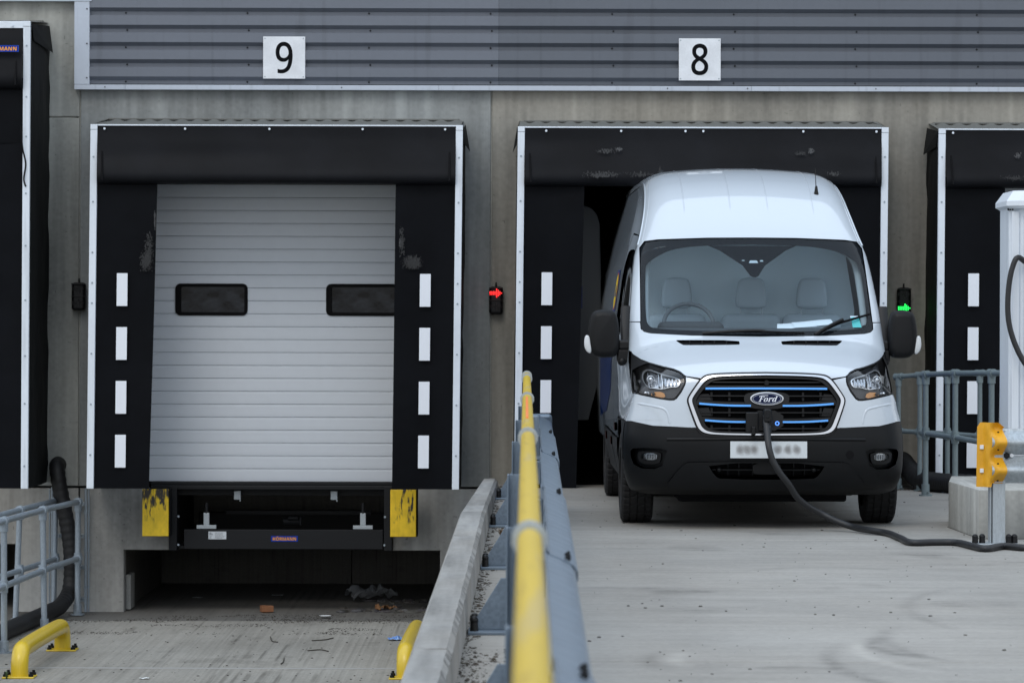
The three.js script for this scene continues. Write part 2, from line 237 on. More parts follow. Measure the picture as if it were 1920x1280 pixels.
// ---------------------------------------------------------------- the warehouse
const wh = thing('warehouse', 'grey loading dock warehouse of concrete panels under dark ribbed cladding', 'warehouse', [0, 0, -WALL]);
{
  const X = (px) => wx(px, WALL), Y = (py) => wy(py, WALL), B = 0.16;                 // z 0 is the wall's face
  const panel = (pts, mat, z = 0, holes = [], b = 0.008) => part('concrete_panel', uvBox(extr(pts, B - b, b, holes).translate(0, 0, z - B), 4, rnd(), rnd()), mat, wh);
  const rect = (x0, x1, y0, y1) => [[x0, y0], [x1, y0], [x1, y1], [x0, y1]];
  const J = 0.006, xL = X(148), xM = X(920.5), yH = Y(222), yB = -0.035, xR = 9.5;
  panel(rect(-9, xL - J, yH + J, Y(-30)), MAT.wallGrey);
  panel(rect(-9, xL - J, yB, yH - J), MAT.wallGrey);
  const d0 = X(254), d1 = X(776), dTop = 2.78;
  panel([[xL + J, yB], [d0, yB], [d0, dTop], [d1, dTop], [d1, yB], [xM - J, yB], [xM - J, 3.75], [xL + J, 3.75]], MAT.wallBlue);
  const e0 = 0.22, e1 = 2.78;
  panel([[xM + J, yB], [e0, yB], [e0, dTop], [e1, dTop], [e1, yB], [xR, yB], [xR, 3.75], [xM + J, 3.75]], MAT.wallBrown);
  for (const g of [box(xL - 0.02, xL + 0.02, yB, 3.7, -0.06, -0.018), box(xM - 0.02, xM + 0.02, yB, 3.7, -0.06, -0.018), box(-9, xL - 0.03, yH - 0.02, yH + 0.02, -0.06, -0.018)]) part('joint_sealant', uvBox(g, 2), MAT.wallGrey, wh);
  // plinth below the docks, with a pit under each lower door
  const pit = [X(232), X(826)], lev = [X(317), X(737)], pt = Y(1033);
  const pz = -0.02, yb = -1.3;
  panel([[xL + J, yb], [pit[0], yb], [pit[0], pt], [lev[0], pt], [lev[0], yB - 0.02], [xL + J, yB - 0.02]], MAT.plinth, pz);
  panel([[lev[1], yB - 0.02], [lev[1], pt], [pit[1], pt], [pit[1], yb], [-0.46, yb], [-0.46, yB - 0.02]], MAT.plinth, pz);
  const p2 = X(30);
  panel([[-9, yb], [-6.5, yb], [-6.5, pt + 0.05], [p2, pt + 0.05], [p2, yb], [xL - J, yb], [xL - J, yB - 0.02], [-9, yB - 0.02]], MAT.plinth, pz);
  // inside the pits: side walls, back wall with a joint, ceiling slab
  const pitWall = (x0, x1, zb) => {
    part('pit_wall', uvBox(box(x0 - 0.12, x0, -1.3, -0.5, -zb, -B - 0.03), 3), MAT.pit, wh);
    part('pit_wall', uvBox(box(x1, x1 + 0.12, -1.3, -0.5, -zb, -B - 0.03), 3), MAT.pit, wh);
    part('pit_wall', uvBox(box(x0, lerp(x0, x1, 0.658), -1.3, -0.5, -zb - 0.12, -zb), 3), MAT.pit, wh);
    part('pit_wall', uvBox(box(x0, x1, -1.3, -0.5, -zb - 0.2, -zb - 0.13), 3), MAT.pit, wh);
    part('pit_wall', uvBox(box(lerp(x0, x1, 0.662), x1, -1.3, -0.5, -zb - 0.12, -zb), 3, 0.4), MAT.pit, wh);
  };
  pitWall(pit[0] - 0.01, pit[1] + 0.01, 3.4); pitWall(-6.51, p2 + 0.01, 3.4);
  part('pit_ledge', uvBox(rbox(pit[0], pit[0] + 0.045, -1.18, -0.86, -0.5, -0.19, 0.006), 2), MAT.plinth, wh);
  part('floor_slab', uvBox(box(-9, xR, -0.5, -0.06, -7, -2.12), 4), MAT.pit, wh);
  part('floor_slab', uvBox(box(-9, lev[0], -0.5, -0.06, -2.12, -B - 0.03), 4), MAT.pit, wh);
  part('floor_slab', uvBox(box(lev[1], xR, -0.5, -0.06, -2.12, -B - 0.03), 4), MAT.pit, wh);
  // the dark hall behind the doors
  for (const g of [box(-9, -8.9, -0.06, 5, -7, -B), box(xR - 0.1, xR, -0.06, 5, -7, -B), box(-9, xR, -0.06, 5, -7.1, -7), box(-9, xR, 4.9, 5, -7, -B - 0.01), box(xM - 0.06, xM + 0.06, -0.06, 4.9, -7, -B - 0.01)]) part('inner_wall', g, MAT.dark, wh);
  // ribbed cladding: outer flat, dark underside, inner flat with screws, short top slope
  const P = 0.1572, prof = [], top = 26, y0 = Y(157) + 0.0;
  for (let k = 0; k < top; k++) { const y = y0 + k * P; prof.push([y - 0.012, 0.0], [y + 0.021, 0.0], [y + 0.053, 0.05], [y + 0.139, 0.05], [y + 0.1445, 0.001]); }
  const sheet = (x0, x1, mat) => {
    const pos = [], uv = [], nrm = [];
    for (let i = 0; i < prof.length - 1; i++) {
      const [ya, za] = prof[i], [yb2, zb] = prof[i + 1], l = Math.hypot(yb2 - ya, zb - za), ny = -(zb - za) / l, nz = (yb2 - ya) / l;
      for (const [x, y, z] of [[x0, ya, za], [x1, ya, za], [x1, yb2, zb], [x0, ya, za], [x1, yb2, zb], [x0, yb2, zb]]) { pos.push(x, y, z); uv.push(x / 3, y / 3); nrm.push(0, ny, nz); }
    }
    const g = new THREE.BufferGeometry(); g.setAttribute('position', new THREE.Float32BufferAttribute(pos, 3)); g.setAttribute('normal', new THREE.Float32BufferAttribute(nrm, 3)); g.setAttribute('uv', new THREE.Float32BufferAttribute(uv, 2));
    return part('cladding_sheet', g.translate(0, 0, 0.03), mat, wh);
  };
  const cx0 = X(166), cj = X(934);
  sheet(cx0, cj - 0.001, MAT.cladding); sheet(cj + 0.001, 2.9 + 1.6, MAT.claddingDark); sheet(4.503, xR, MAT.claddingDark);
  part('cladding_backing', box(cx0, xR, 3.6, 7.7, -0.1, 0.02), MAT.darkSteel, wh);
  part('cladding_backing', box(-9, cx0 - 0.15, 4.5, 7.7, -0.1, 0.05), MAT.claddingDark, wh);
  const sc = [];
  for (let k = 0; k < 7; k++) for (let x = X(8); x < 6; x += 1.112) { const xx = x + (k % 2 ? 0.006 : -0.006); if (xx > cx0 + 0.05) sc.push(bolt(V(xx, y0 + k * P + 0.008, 0.03), V(0, 0, 1), 0.009, 0.006), bolt(V(xx, y0 + k * P + 0.008, 0.034), V(0, 0, 1), 0.005, 0.01)); }
  part('fixing_screw', sc, MAT.darkSteel, wh).userData.kind = 'stuff';
  // pale flashings
  const fz = 0.09;
  const flash = (x0, x1, y0_, y1_, z1 = fz) => part('flashing', uvBox(box(x0, x1, y0_, y1_, -0.02, z1), 2, rnd(), rnd()), MAT.flashing, wh);
  let fx = X(139.5);
  for (const j of [X(235), X(822), X(1407), X(1990), xR / 1]) { flash(fx + 0.0015, j - 0.0015, Y(170.5), Y(161.5)); fx = j; }
  flash(X(139.5), X(167.5), Y(161) + 0.001, Y(6), fz - 0.004); flash(-9, X(171.5), Y(5.5), Y(-25));
  const fs = []; for (const py of [20, 85, 149]) fs.push(bolt(V(X(163), Y(py), fz - 0.004), V(0, 0, 1), 0.007, 0.006)); for (const px of [197, 640, 1250, 1400, 1640]) fs.push(bolt(V(X(px), Y(166), fz), V(0, 0, 1), 0.006, 0.006));
  part('fixing_screw', fs, MAT.darkSteel, wh).userData.kind = 'stuff';
  part('eaves_gutter', rbox(-9, xR, 7.7, 7.95, -0.1, 0.2, 0.03), MAT.flashing, wh);
  part('roof', box(-9, xR, 7.6, 7.7, -12, -0.1), MAT.claddingDark, wh);

  // sectional door of dock nine
  const door = new THREE.Group(); door.name = 'sectional_door'; wh.add(door);
  const DZ = -0.1, DD = WALL - DZ, dx0 = d0 - 0.1, dx1 = d1 + 0.1, yBot = wy(904, DD), pitch = wy(0, DD) - wy(24.2, DD);
  const slatShape = (h) => [[-0.03, 0.0015], [-0.004, 0.0008], [0.0035, 0.003], [0.005, 0.03], [0.005, h - 0.018], [0.0025, h - 0.0135], [0.004, h - 0.0115], [0.004, h - 0.003], [-0.004, h - 0.0008], [-0.03, h - 0.0015]];
  const slat = (h) => uvBox(extr(slatShape(h), dx1 - dx0).rotateY(-Math.PI / 2).scale(1, 1, 1), 3, 0, 0);
  const win = [[328, 464, 533, 593], [611, 746, 533, 593]].map(([a, b, c, d]) => [wx(a, DD), wx(b, DD), wy(d, DD), wy(c, DD)]);
  for (let k = 0; k < 24; k++) {
    const h = pitch, y = yBot + k * pitch;
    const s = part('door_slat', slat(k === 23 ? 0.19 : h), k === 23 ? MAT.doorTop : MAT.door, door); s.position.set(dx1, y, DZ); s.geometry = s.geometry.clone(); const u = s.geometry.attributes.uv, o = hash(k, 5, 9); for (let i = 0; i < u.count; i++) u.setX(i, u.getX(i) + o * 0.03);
  }
  part('door_core', box(dx0, dx1, yBot, yBot + 24 * pitch, DZ - 0.05, DZ - 0.028), MAT.darkSteel, door);
  part('door_seal', rbox(dx0, dx1, yBot - 0.03, yBot, DZ - 0.03, DZ + 0.006, 0.006), MAT.blackMatt, door);
  const paneTex = M([0.032, 0.036, 0.043], 0.14, { specularIntensity: 0.45, map: tex(128, 64, (u, v) => 0.35 + 2.4 * (fbm(u, v, 4, 3, 4, 401) - 0.45)) });  // cloudy sky reflection painted into the pane colour as pale blotches
  for (const [x0, x1, ya, yb3] of win) {
    const r = (x0_, x1_, y0_, y1_, q) => { const s = []; for (const [cx, cy, a0] of [[x1_ - q, y0_ + q, -90], [x1_ - q, y1_ - q, 0], [x0_ + q, y1_ - q, 90], [x0_ + q, y0_ + q, 180]]) for (let a = 0; a <= 90; a += 18) { const t = (a0 + a) * Math.PI / 180; s.push([cx + q * Math.cos(t), cy + q * Math.sin(t)]); } return s; };
    const f = part('window_frame', extr(r(x0, x1, ya, yb3, 0.05), 0.012, 0.004, [r(x0 + 0.055, x1 - 0.03, ya + 0.03, yb3 - 0.03, 0.012).reverse()]).translate(0, 0, DZ + 0.005), MAT.guardBlack, door);
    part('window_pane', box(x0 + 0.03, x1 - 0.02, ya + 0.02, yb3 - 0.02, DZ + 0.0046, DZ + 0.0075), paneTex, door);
  }
  const other = door.clone(); other.position.set(7.55, 0.02, 0.15); wh.add(other);
}

// ---------------------------------------------------------------- number signs
function sign(px0, px1, py0, py1, ch, label) {
  const D = WALL - 0.092, x0 = wx(px0, D), x1 = wx(px1, D), y0 = wy(py1, D), y1 = wy(py0, D), cx = (x0 + x1) / 2, cy = (y0 + y1) / 2;
  const s = thing('number_sign', label, 'sign', [cx, cy, -D], 'dock number signs on the cladding');
  part('sign_plate', rbox(x0 - cx, x1 - cx, y0 - cy, y1 - cy, -0.006, 0, 0.002), MAT.white, s);
  const g = new TextGeometry(ch, { font, size: 0.272, depth: 0.001, curveSegments: 12, bevelEnabled: true, bevelSize: 0.0045, bevelThickness: 0.001, bevelSegments: 1 }); g.computeBoundingBox(); const b = g.boundingBox;
  g.translate(-(b.min.x + b.max.x) / 2, -(b.min.y + b.max.y) / 2, 0).scale(0.155 / (b.max.x - b.min.x), 0.288 / (b.max.y - b.min.y), 1);
  part('digit', g.translate(0, 0, 0.0005), MAT.ink, s);
  const r = []; for (const a of [-1, 1]) for (const c of [-1, 1]) r.push(bolt(V(a * 0.175, c * 0.175, 0), V(0, 0, 1), 0.006, 0.003)); part('corner_screw', r, MAT.galv, s).userData.kind = 'stuff';
}
sign(491.5, 570.5, 69.5, 148.5, '9', 'square white sign with black number 9 above the closed door');
sign(1272, 1350.5, 71, 150, '8', 'square white sign with black number 8 above the parked van');

// ---------------------------------------------------------------- dock shelters
function curtainGeo(x0t, x1t, x0b, x1b, yT, yB, bulge, z0, nx = 30, ny = 30, wav = 0.006, sd = 1) {   // hanging rubber sheet, thickness 8 mm
  const pos = [], uv = [], idx = [];
  for (const back of [0, 1]) for (let j = 0; j <= ny; j++) for (let i = 0; i <= nx; i++) {
    const u = i / nx, v = j / ny, y = lerp(yB, yT, v), x = lerp(lerp(x0b, x1b, u), lerp(x0t, x1t, u), v);
    const z = z0 + bulge(u, v) + wav * (noise(u * 3 + sd, v * 4, 64, 64, sd) - 0.5) - back * 0.008;
    pos.push(x, y, z); uv.push(x / 1.5 + sd * 0.37, y / 1.5);
  }
  const W = nx + 1, N = W * (ny + 1), q = (a, b, c, d) => idx.push(a, b, c, a, c, d);
  for (let j = 0; j < ny; j++) for (let i = 0; i < nx; i++) { const a = j * W + i; q(a, a + 1, a + W + 1, a + W); q(N + a, N + a + W, N + a + W + 1, N + a + 1); }
  for (let j = 0; j < ny; j++) { const a = j * W, b = a + nx; q(a, a + W, N + a + W, N + a); q(b, N + b, N + b + W, b + W); }
  for (let i = 0; i < nx; i++) { const a = i, b = ny * W + i; q(a, N + a, N + a + 1, a + 1); q(b, b + 1, N + b + 1, N + b); }
  const g = new THREE.BufferGeometry(); g.setAttribute('position', new THREE.Float32BufferAttribute(pos, 3)); g.setAttribute('uv', new THREE.Float32BufferAttribute(uv, 2)); g.setIndex(idx); return toCreasedNormals(g, 0.7);
}
// pale rubbed patches on the rubber: ragged thin flakes of scuffed surface
function scuffGeo(cx, cy, w, h, n, z, lean = 0) {
  const out = [];
  for (let k = 0; k < n; k++) {
    const a = rr(-1, 1) + rr(-1, 1), b = rr(-1, 1) + rr(-1, 1), s = rr(0.002, 0.013) * (1 - 0.25 * Math.abs(a)), pts = [];
    for (let q = 0; q < 7; q++) { const t = q / 7 * 6.283, r = s * rr(0.25, 1); pts.push(new THREE.Vector2(r * 0.55 * Math.cos(t), r * 1.5 * Math.sin(t))); }
    out.push(new THREE.ShapeGeometry(new THREE.Shape(pts)).translate(cx + a * w / 4 + lean * b, cy + b * h / 4, z + k * 0.00002));
  }
  return out;
}
MAT.scuffs = [0.035, 0.055, 0.085].map((c) => M([c, c * 1.03, c * 1.08], 0.85));
function shelter(o) {
  const { D, xl, xr, lean, yT, yB, wall, label } = o, z = WALL - D, s = thing('dock_shelter', label, 'dock shelter', [0, 0, -D], 'black dock shelters along the wall');
  const fw = 0.062, top = yT, dx = (y) => -lean * (1 - (y - yB) / (yT - yB));
  const cw = 0.535, ct = o.ct ?? 0.53;                         // side curtain width, top curtain drop
  const riv = [];
  const vert = (x, side) => {                                  // leaning frame strip, outer edge at x
    const x0 = side < 0 ? x : x - fw, g = rbox(0, fw, 0, yT - yB - 0.048, -0.03, 0.018, 0.004); const p = g.attributes.position;
    for (let i = 0; i < p.count; i++) p.setX(i, p.getX(i) + x0 + dx(yB + p.getY(i)));
    part('frame_strip', uvBox(g.translate(0, yB, 0), 2), MAT.whiteMetal, s);
    part('frame_corner', rbox(x0, x0 + fw, yT - 0.046, yT, -0.03, 0.021, 0.004), MAT.whiteMetal, s);
    for (const y of o.rivets ?? [0.3, 0.75, 1.2, 1.65, 1.83, 2.1, 2.55, 2.95]) riv.push(bolt(V(x0 + fw * 0.5 + dx(yB + y), yB + y, 0.018), V(0, 0, 1), 0.009, 0.006));
  };
  vert(xl, -1); vert(xr, 1);
  part('frame_rail', rbox(xl + fw, xr - fw, yT - (o.rail ?? 0.012), yT, -0.03, 0.012, 0.003), MAT.whiteMetal, s);
  const roll = (u, v) => 0.11 * Math.pow(1 - v, 1.3) * (1 - 0.1 * Math.abs(2 * u - 1)) * (v < 0.2 ? Math.sqrt(1 - Math.pow((0.2 - v) / 0.2, 2)) * 0.9 + 0.1 : 1);
  const yC = yT - 0.012, cb = yT - ct;
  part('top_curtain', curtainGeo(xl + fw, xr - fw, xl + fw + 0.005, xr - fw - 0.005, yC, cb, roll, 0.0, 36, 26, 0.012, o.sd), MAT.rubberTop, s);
  if (o.blank) part('top_curtain', curtainGeo(xl + fw, xr - fw, xl + fw, xr - fw, yC - 0.53, yC - 1.06, () => 0, -0.02, 10, 10, 0.01, o.sd), MAT.rubber, s);
  const b0 = xl + fw - lean, b1 = xr - fw - lean, t0 = xl + fw, t1 = xr - fw;
  const sag = (u, v) => -0.012 * Math.sin(u * 3.14) + 0.012 * (u) * Math.sin(v * 9);
  const sc = part('side_curtain', curtainGeo(t0, t0 + cw, b0, b0 + cw - 0.045, cb + 0.1, yB, sag, -0.02, 16, 40, 0.008, o.sd + 1), MAT.rubber, s);
  const sd = part('side_curtain', curtainGeo(t1 - cw, t1, b1 - cw + 0.0, b1, cb + 0.1, yB, (u, v) => sag(1 - u, v), -0.02, 16, 40, 0.008, o.sd + 2), MAT.rubber, s);
  if (o.dashes !== false) for (const [side, px] of [[-1, t0 + (o.du ?? 0.232)], [1, t1 - (o.du2 ?? 0.255)]]) for (let k = 0; k < 4; k++) {
    const y = yB + 0.187 + k * 0.479, xx = px + dx(y + 0.145) + (side > 0 ? -0.004 : 0);
    const g = rbox(0, 0.096, 0, 0.292, 0, 0.004, 0.002, 1); const p = g.attributes.position; for (let i = 0; i < p.count; i++) p.setX(i, p.getX(i) + lean * 0.085 * p.getY(i) / 0.29);
    part('guide_mark', g.translate(xx - 0.048, y, -0.006), MAT.dash, s);
  }
  // side sheets back to the wall and the sloping corrugated roof sheet
  const side = (x, sg) => {
    const pos = [], idx = [], uv = [], ny = 46, nz = 10;
    for (let j = 0; j <= ny; j++) for (let i = 0; i <= nz; i++) {
      const y = lerp(yB, yT - 0.02 + 0.06 * (i / nz), j / ny), d = -0.012 - (wall - D) * i / nz, bul = Math.sin(i / nz * 3.14);
      pos.push(x + dx(y) + sg * (-0.006 + 0.016 * bul * (0.5 + noise(i * 0.4, y * 3.1 + o.sd, 64, 64, 17 + o.sd)) + (i === nz ? 0.02 * noise(3, y * 5, 64, 64, 19 + o.sd) : 0)), y, d); uv.push(i / 8, y / 1.5);
    }
    for (let j = 0; j < ny; j++) for (let i = 0; i < nz; i++) { const a = j * (nz + 1) + i; idx.push(a, a + 1, a + nz + 2, a, a + nz + 2, a + nz + 1); }
    const g = new THREE.BufferGeometry(); g.setAttribute('position', new THREE.Float32BufferAttribute(pos, 3)); g.setAttribute('uv', new THREE.Float32BufferAttribute(uv, 2)); g.setIndex(idx); g.computeVertexNormals();
    part('side_sheet', g, MAT.rubberSide, s);
  };
  side(xl, -1); side(xr, 1);
  {
    const n = Math.round((xr - xl) / 0.012), pos = [], idx = [];
    for (let i = 0; i <= n; i++) for (const [f, hh] of [[0, 0.006], [1, 0.02]]) { const x = lerp(xl - 0.0, xr + 0.0, i / n), c = Math.sin((x) / 0.148 * 6.283) * 0.010; const inset = f ? 0.06 * (xr > xl ? 1 : 1) * (i === 0 ? 1 : i === n ? -1 : 0) : 0; pos.push(x + inset, yT - 0.004 + f * 0.093 + (f ? c : 0), -f * (wall - D - 0.002)); }
    for (let i = 0; i < n; i++) idx.push(i * 2, i * 2 + 2, i * 2 + 3, i * 2, i * 2 + 3, i * 2 + 1);
    const g = new THREE.BufferGeometry(); g.setAttribute('position', new THREE.Float32BufferAttribute(pos, 3)); g.setIndex(idx); g.computeVertexNormals();
    part('roof_sheet', uvBox(g, 1), MAT.roofSheet, s);
    part('roof_trim', rbox(xl + 0.05, xr - 0.05, yT + 0.088, yT + 0.104, -(wall - D), -(wall - D) + 0.03, 0.004), MAT.roofSheet, s);
    // folded flaps at the top corners
    for (const [x, sg] of [[xl, -1], [xr, 1]]) { const f = new THREE.BufferGeometry(); f.setAttribute('position', new THREE.Float32BufferAttribute([x + sg * 0.004, yT - 0.02, -0.05, x + sg * 0.008, yT + 0.05, -(wall - D) + 0.04, x + sg * 0.05, yT - 0.2, -(wall - D) + 0.12, x + sg * 0.004, yT - 0.02, -0.05, x + sg * 0.05, yT - 0.2, -(wall - D) + 0.12, x + sg * 0.012, yT - 0.16, -0.12], 3)); f.computeVertexNormals(); part('corner_flap', norm(f), MAT.rubberSide, s); }
  }
  const dots = []; for (const f of o.dots ?? [0.02, 0.245, 0.48, 0.74, 0.97]) dots.push(bolt(V(lerp(t0, t1, f), yC - 0.026, 0.018), V(0, 0, 1), 0.011, 0.012));
  part('curtain_rivet', dots, MAT.whiteMetal, s).userData.kind = 'stuff';
  part('frame_bolt', riv, MAT.galv, s).userData.kind = 'stuff';
  for (const [x, h] of [[t0 + 0.055, 0.29], [t1 - 0.055, 0.29]]) part('curtain_batten', bar(V(x + (x < (t0 + t1) / 2 ? -0.01 : 0), cb + h, 0.03), V(x, cb + 0.03, 0.12), 0.008, 8), MAT.blackMatt, s);
  return s;
}
const S9 = shelter({ D: 31.3, xl: -3.945, xr: -0.631, lean: 0.027, yT: 3.226, yB: -0.013, wall: WALL, sd: 3, label: 'black dock shelter with white edge strips around the closed grey door' });
const S8 = shelter({ D: 31.3, xl: -0.142, xr: 3.158, lean: 0.025, yT: 3.216, yB: 0.004, wall: WALL, sd: 13, label: 'black dock shelter the white van is backed into', du: 0.21, dots: [0.06, 0.27, 0.45, 0.5, 0.78, 0.985] });
const S7 = shelter({ D: 31.3, xl: 3.604, xr: 6.9, lean: 0.022, yT: 3.207, yB: 0.004, wall: WALL, sd: 23, label: 'black dock shelter behind the white charging cabinet at the right edge', du: 0.262 });
const S10 = shelter({ D: 31.0, xl: -7.75, xr: -4.439, lean: 0.012, yT: 4.117, yB: 0.0, wall: WALL, sd: 33, rail: 0.062, ct: 0.6, blank: true, label: 'taller black dock shelter cut off by the left edge, with a maker badge', rivets: [0.2, 0.75, 1.17, 1.66, 2.14, 2.6, 3.1, 3.45, 3.9], du2: 0.29 });
{
  part('tie_cord', tube([V(-4.52, 3.2, 0.03), V(-4.5, 3.0, 0.05), V(-4.475, 2.86, 0.03), V(-4.49, 2.72, 0.035), V(-4.475, 2.66, 0.025)], 0.007, 40, 8), MAT.blackMatt, S10);
  const b = part('maker_badge', plate(0.30, 0.058, 0.004), MAT.maker, S10); b.position.set(wx(4, 31), wy(95, 31), 0.1);
  b.rotation.x = -0.1;
  const add = (sh, list) => list.forEach(([cx, cy, w, h, n, m, z]) => { const p = part('scuff_mark', scuffGeo(cx, cy, w, h, n * 4, z ?? 0), MAT.scuffs[m], sh); p.userData.kind = 'stuff'; });
  const q = (px, py) => [wx(px, 31.3), wy(py, 31.3)];
  add(S9, [[...q(272, 492), 0.12, 0.2, 110, 0], [...q(278, 470), 0.1, 0.35, 80, 0], [...q(276, 490), 0.06, 0.1, 40, 1], [...q(289, 415), 0.02, 0.2, 20, 1], [...q(772, 492), 0.2, 0.14, 150, 0], [...q(776, 494), 0.14, 0.1, 70, 1], [...q(753, 455), 0.06, 0.3, 50, 0], [...q(750, 458), 0.03, 0.1, 16, 2]]);
  add(S8, [[...q(1135, 283), 0.2, 0.05, 24, 1, 0.07], [...q(1160, 280), 0.08, 0.04, 10, 2, 0.07], [...q(1130, 328), 0.4, 0.06, 60, 1, 0.118], [...q(1200, 327), 0.3, 0.05, 30, 0, 0.118], [...q(1520, 282), 0.08, 0.06, 14, 2, 0.065], [...q(1500, 288), 0.14, 0.05, 16, 0, 0.07], [...q(1560, 325), 0.14, 0.05, 16, 1, 0.118]]);
  add(S7, [[...q(1907, 290), 0.08, 0.07, 14, 2, 0.07], [...q(1900, 332), 0.3, 0.05, 30, 0, 0.118]]);
}
// ---------------------------------------------------------------- dock leveller and bumpers under dock nine
{
  const D = 32.15, X = (px, d = D) => wx(px, d), Y = (py, d = D) => wy(py, d);
  const g = thing('dock_leveller', 'black steel dock leveller hanging under the closed grey door', 'dock leveller', [0, 0, -D]);
  part('lip', [rbox(X(283), X(741), -0.062, -0.022, -0.12, 0.03, 0.008), rbox(X(283), X(741), -0.022, 0.008, -0.16, -0.02, 0.006), box(X(322), X(733), -0.12, -0.064, -2.1, -0.14)], MAT.darkSteel, g);
  for (const [a, b] of [[318, 333], [721, 736]]) part('side_frame', [rbox(X(a), X(b), Y(1033), -0.03, -0.1, 0.05, 0.006), box(a < 500 ? X(a) : X(b) - 0.02, a < 500 ? X(a) + 0.02 : X(b), Y(1033), -0.06, -2.1, -0.1)], MAT.darkSteel, g);
  part('front_beam', [rbox(X(345), X(719), Y(1031), Y(994), -0.06, 0.0, 0.006), box(X(335), X(722), Y(1031), Y(1026), -0.3, -0.06)], MAT.darkSteel, g);
  part('cross_bar', rbox(X(410), X(690), Y(975), Y(967), -0.85, -0.75, 0.005), MAT.darkSteel, g);
  part('rear_beam', [rbox(X(335), X(722), Y(1031), Y(985), -2.08, -1.95, 0.005)], MAT.darkSteel, g);
  for (const px of [387, 681]) {
    const s = part('support_foot', [rbox(X(px) - 0.09, X(px) + 0.09, Y(993), Y(986), -0.05, -0.01, 0.004), rbox(X(px) - 0.026, X(px) + 0.026, Y(986), Y(963), -0.045, -0.015, 0.004)], MAT.galvPale, g);
    part('support_pin', bar(V(X(px), Y(964), -0.03), V(X(px), Y(944), -0.03), 0.016, 10), MAT.darkSteel, s);
  }
  for (const px of [444, 626]) part('hanger', [rbox(X(px) - 0.032, X(px) + 0.032, Y(939), Y(922), -0.1, -0.07, 0.006), rbox(X(px) + 0.02, X(px) + 0.032, Y(942), Y(939), -0.1, -0.07, 0.003)], MAT.galvPale, g);
  part('hydraulic_cylinder', [bar(V(X(525), Y(985), -0.5), V(X(558), Y(985), -0.5), 0.04, 12), bar(V(X(535), Y(978), -0.45), V(X(553), Y(978), -0.45), 0.022, 12), rbox(X(556), X(560), Y(992), Y(976), -0.55, -0.45, 0.004)], MAT.darkSteel, g);
  const i = part('info_label', plate(0.163, 0.07, 0.002), MAT.info, g); i.position.set(X(408), Y(1005), 0.0015);
  const b = part('maker_badge', plate(0.245, 0.052, 0.003), MAT.maker, g); b.position.set(X(534), Y(1011), 0.0022);
  const bolts = []; for (const [px, py] of [[336, 969], [723, 969], [336, 1022], [722, 1022]]) bolts.push(bolt(V(X(px), Y(py), px < 500 ? 0.05 : 0.05), V(0, 0, 1), 0.011, 0.01)); part('frame_bolt', bolts, MAT.galv, g).userData.kind = 'stuff';
  for (const [a, b2, label, sd] of [[267, 316.5, 'yellow dock bumper with black scrapes left of the dock leveller', 3], [732.5, 781, 'yellow dock bumper with black scrapes right of the dock leveller', 8]]) {
    const d2 = 31.86, x0 = wx(a, d2), x1 = wx(b2, d2), y0 = wy(1007, d2), y1 = wy(918.5, d2), w = x1 - x0, h = y1 - y0;
    const t = thing('dock_bumper', label, 'dock bumper', [x0, y0, -d2], 'yellow dock bumpers');
    const scrape = tex(128, 256, (u, v) => {
      const top = sstep(0.32, 0.95, v), k = sstep(0.52, 0.64, fbm(u, v, 7, 4, 4, 500 + sd) * 0.72 + fbm(u, v, 26, 5, 3, 510 + sd) * 0.3 + 0.16 * (v - 0.62)) * sstep(0.28, 0.5, v + 0.3 * (fbm(u, v, 6, 6, 3, 520 + sd) - 0.5));
      const d = 0.86 + 0.3 * (fbm(u, v, 6, 8, 3, 530 + sd) - 0.5) - 0.12 * fbm(u, v, 30, 4, 2, 540 + sd);
      return [lerp(0.98 * d, 0.03, k), lerp(0.66 * d, 0.026, k), lerp(0.02 * d, 0.02, k)];
    });
    const front = rbox(0.0, w, 0, h, -0.02, 0.012, 0.006); const p = front.attributes.position, u = norm(front).attributes.uv;
    const fg = norm(front), fp = fg.attributes.position; for (let k = 0; k < fp.count; k++) fg.attributes.uv.setXY(k, clamp01(fp.getX(k) / w) * 0.98 + 0.01, clamp01(fp.getY(k) / h) * 0.98 + 0.01);
    part('steel_face', fg, M(0xffffff, 0.5, { map: scrape }), t);
    part('rubber_block', [rbox(0.008, w - 0.008, 0.008, h - 0.004, -0.185, -0.02, 0.004), rbox(w - 0.004, w + 0.012, 0.0, h, -0.185, -0.012, 0.003)], MAT.blackMatt, t);
  }
}
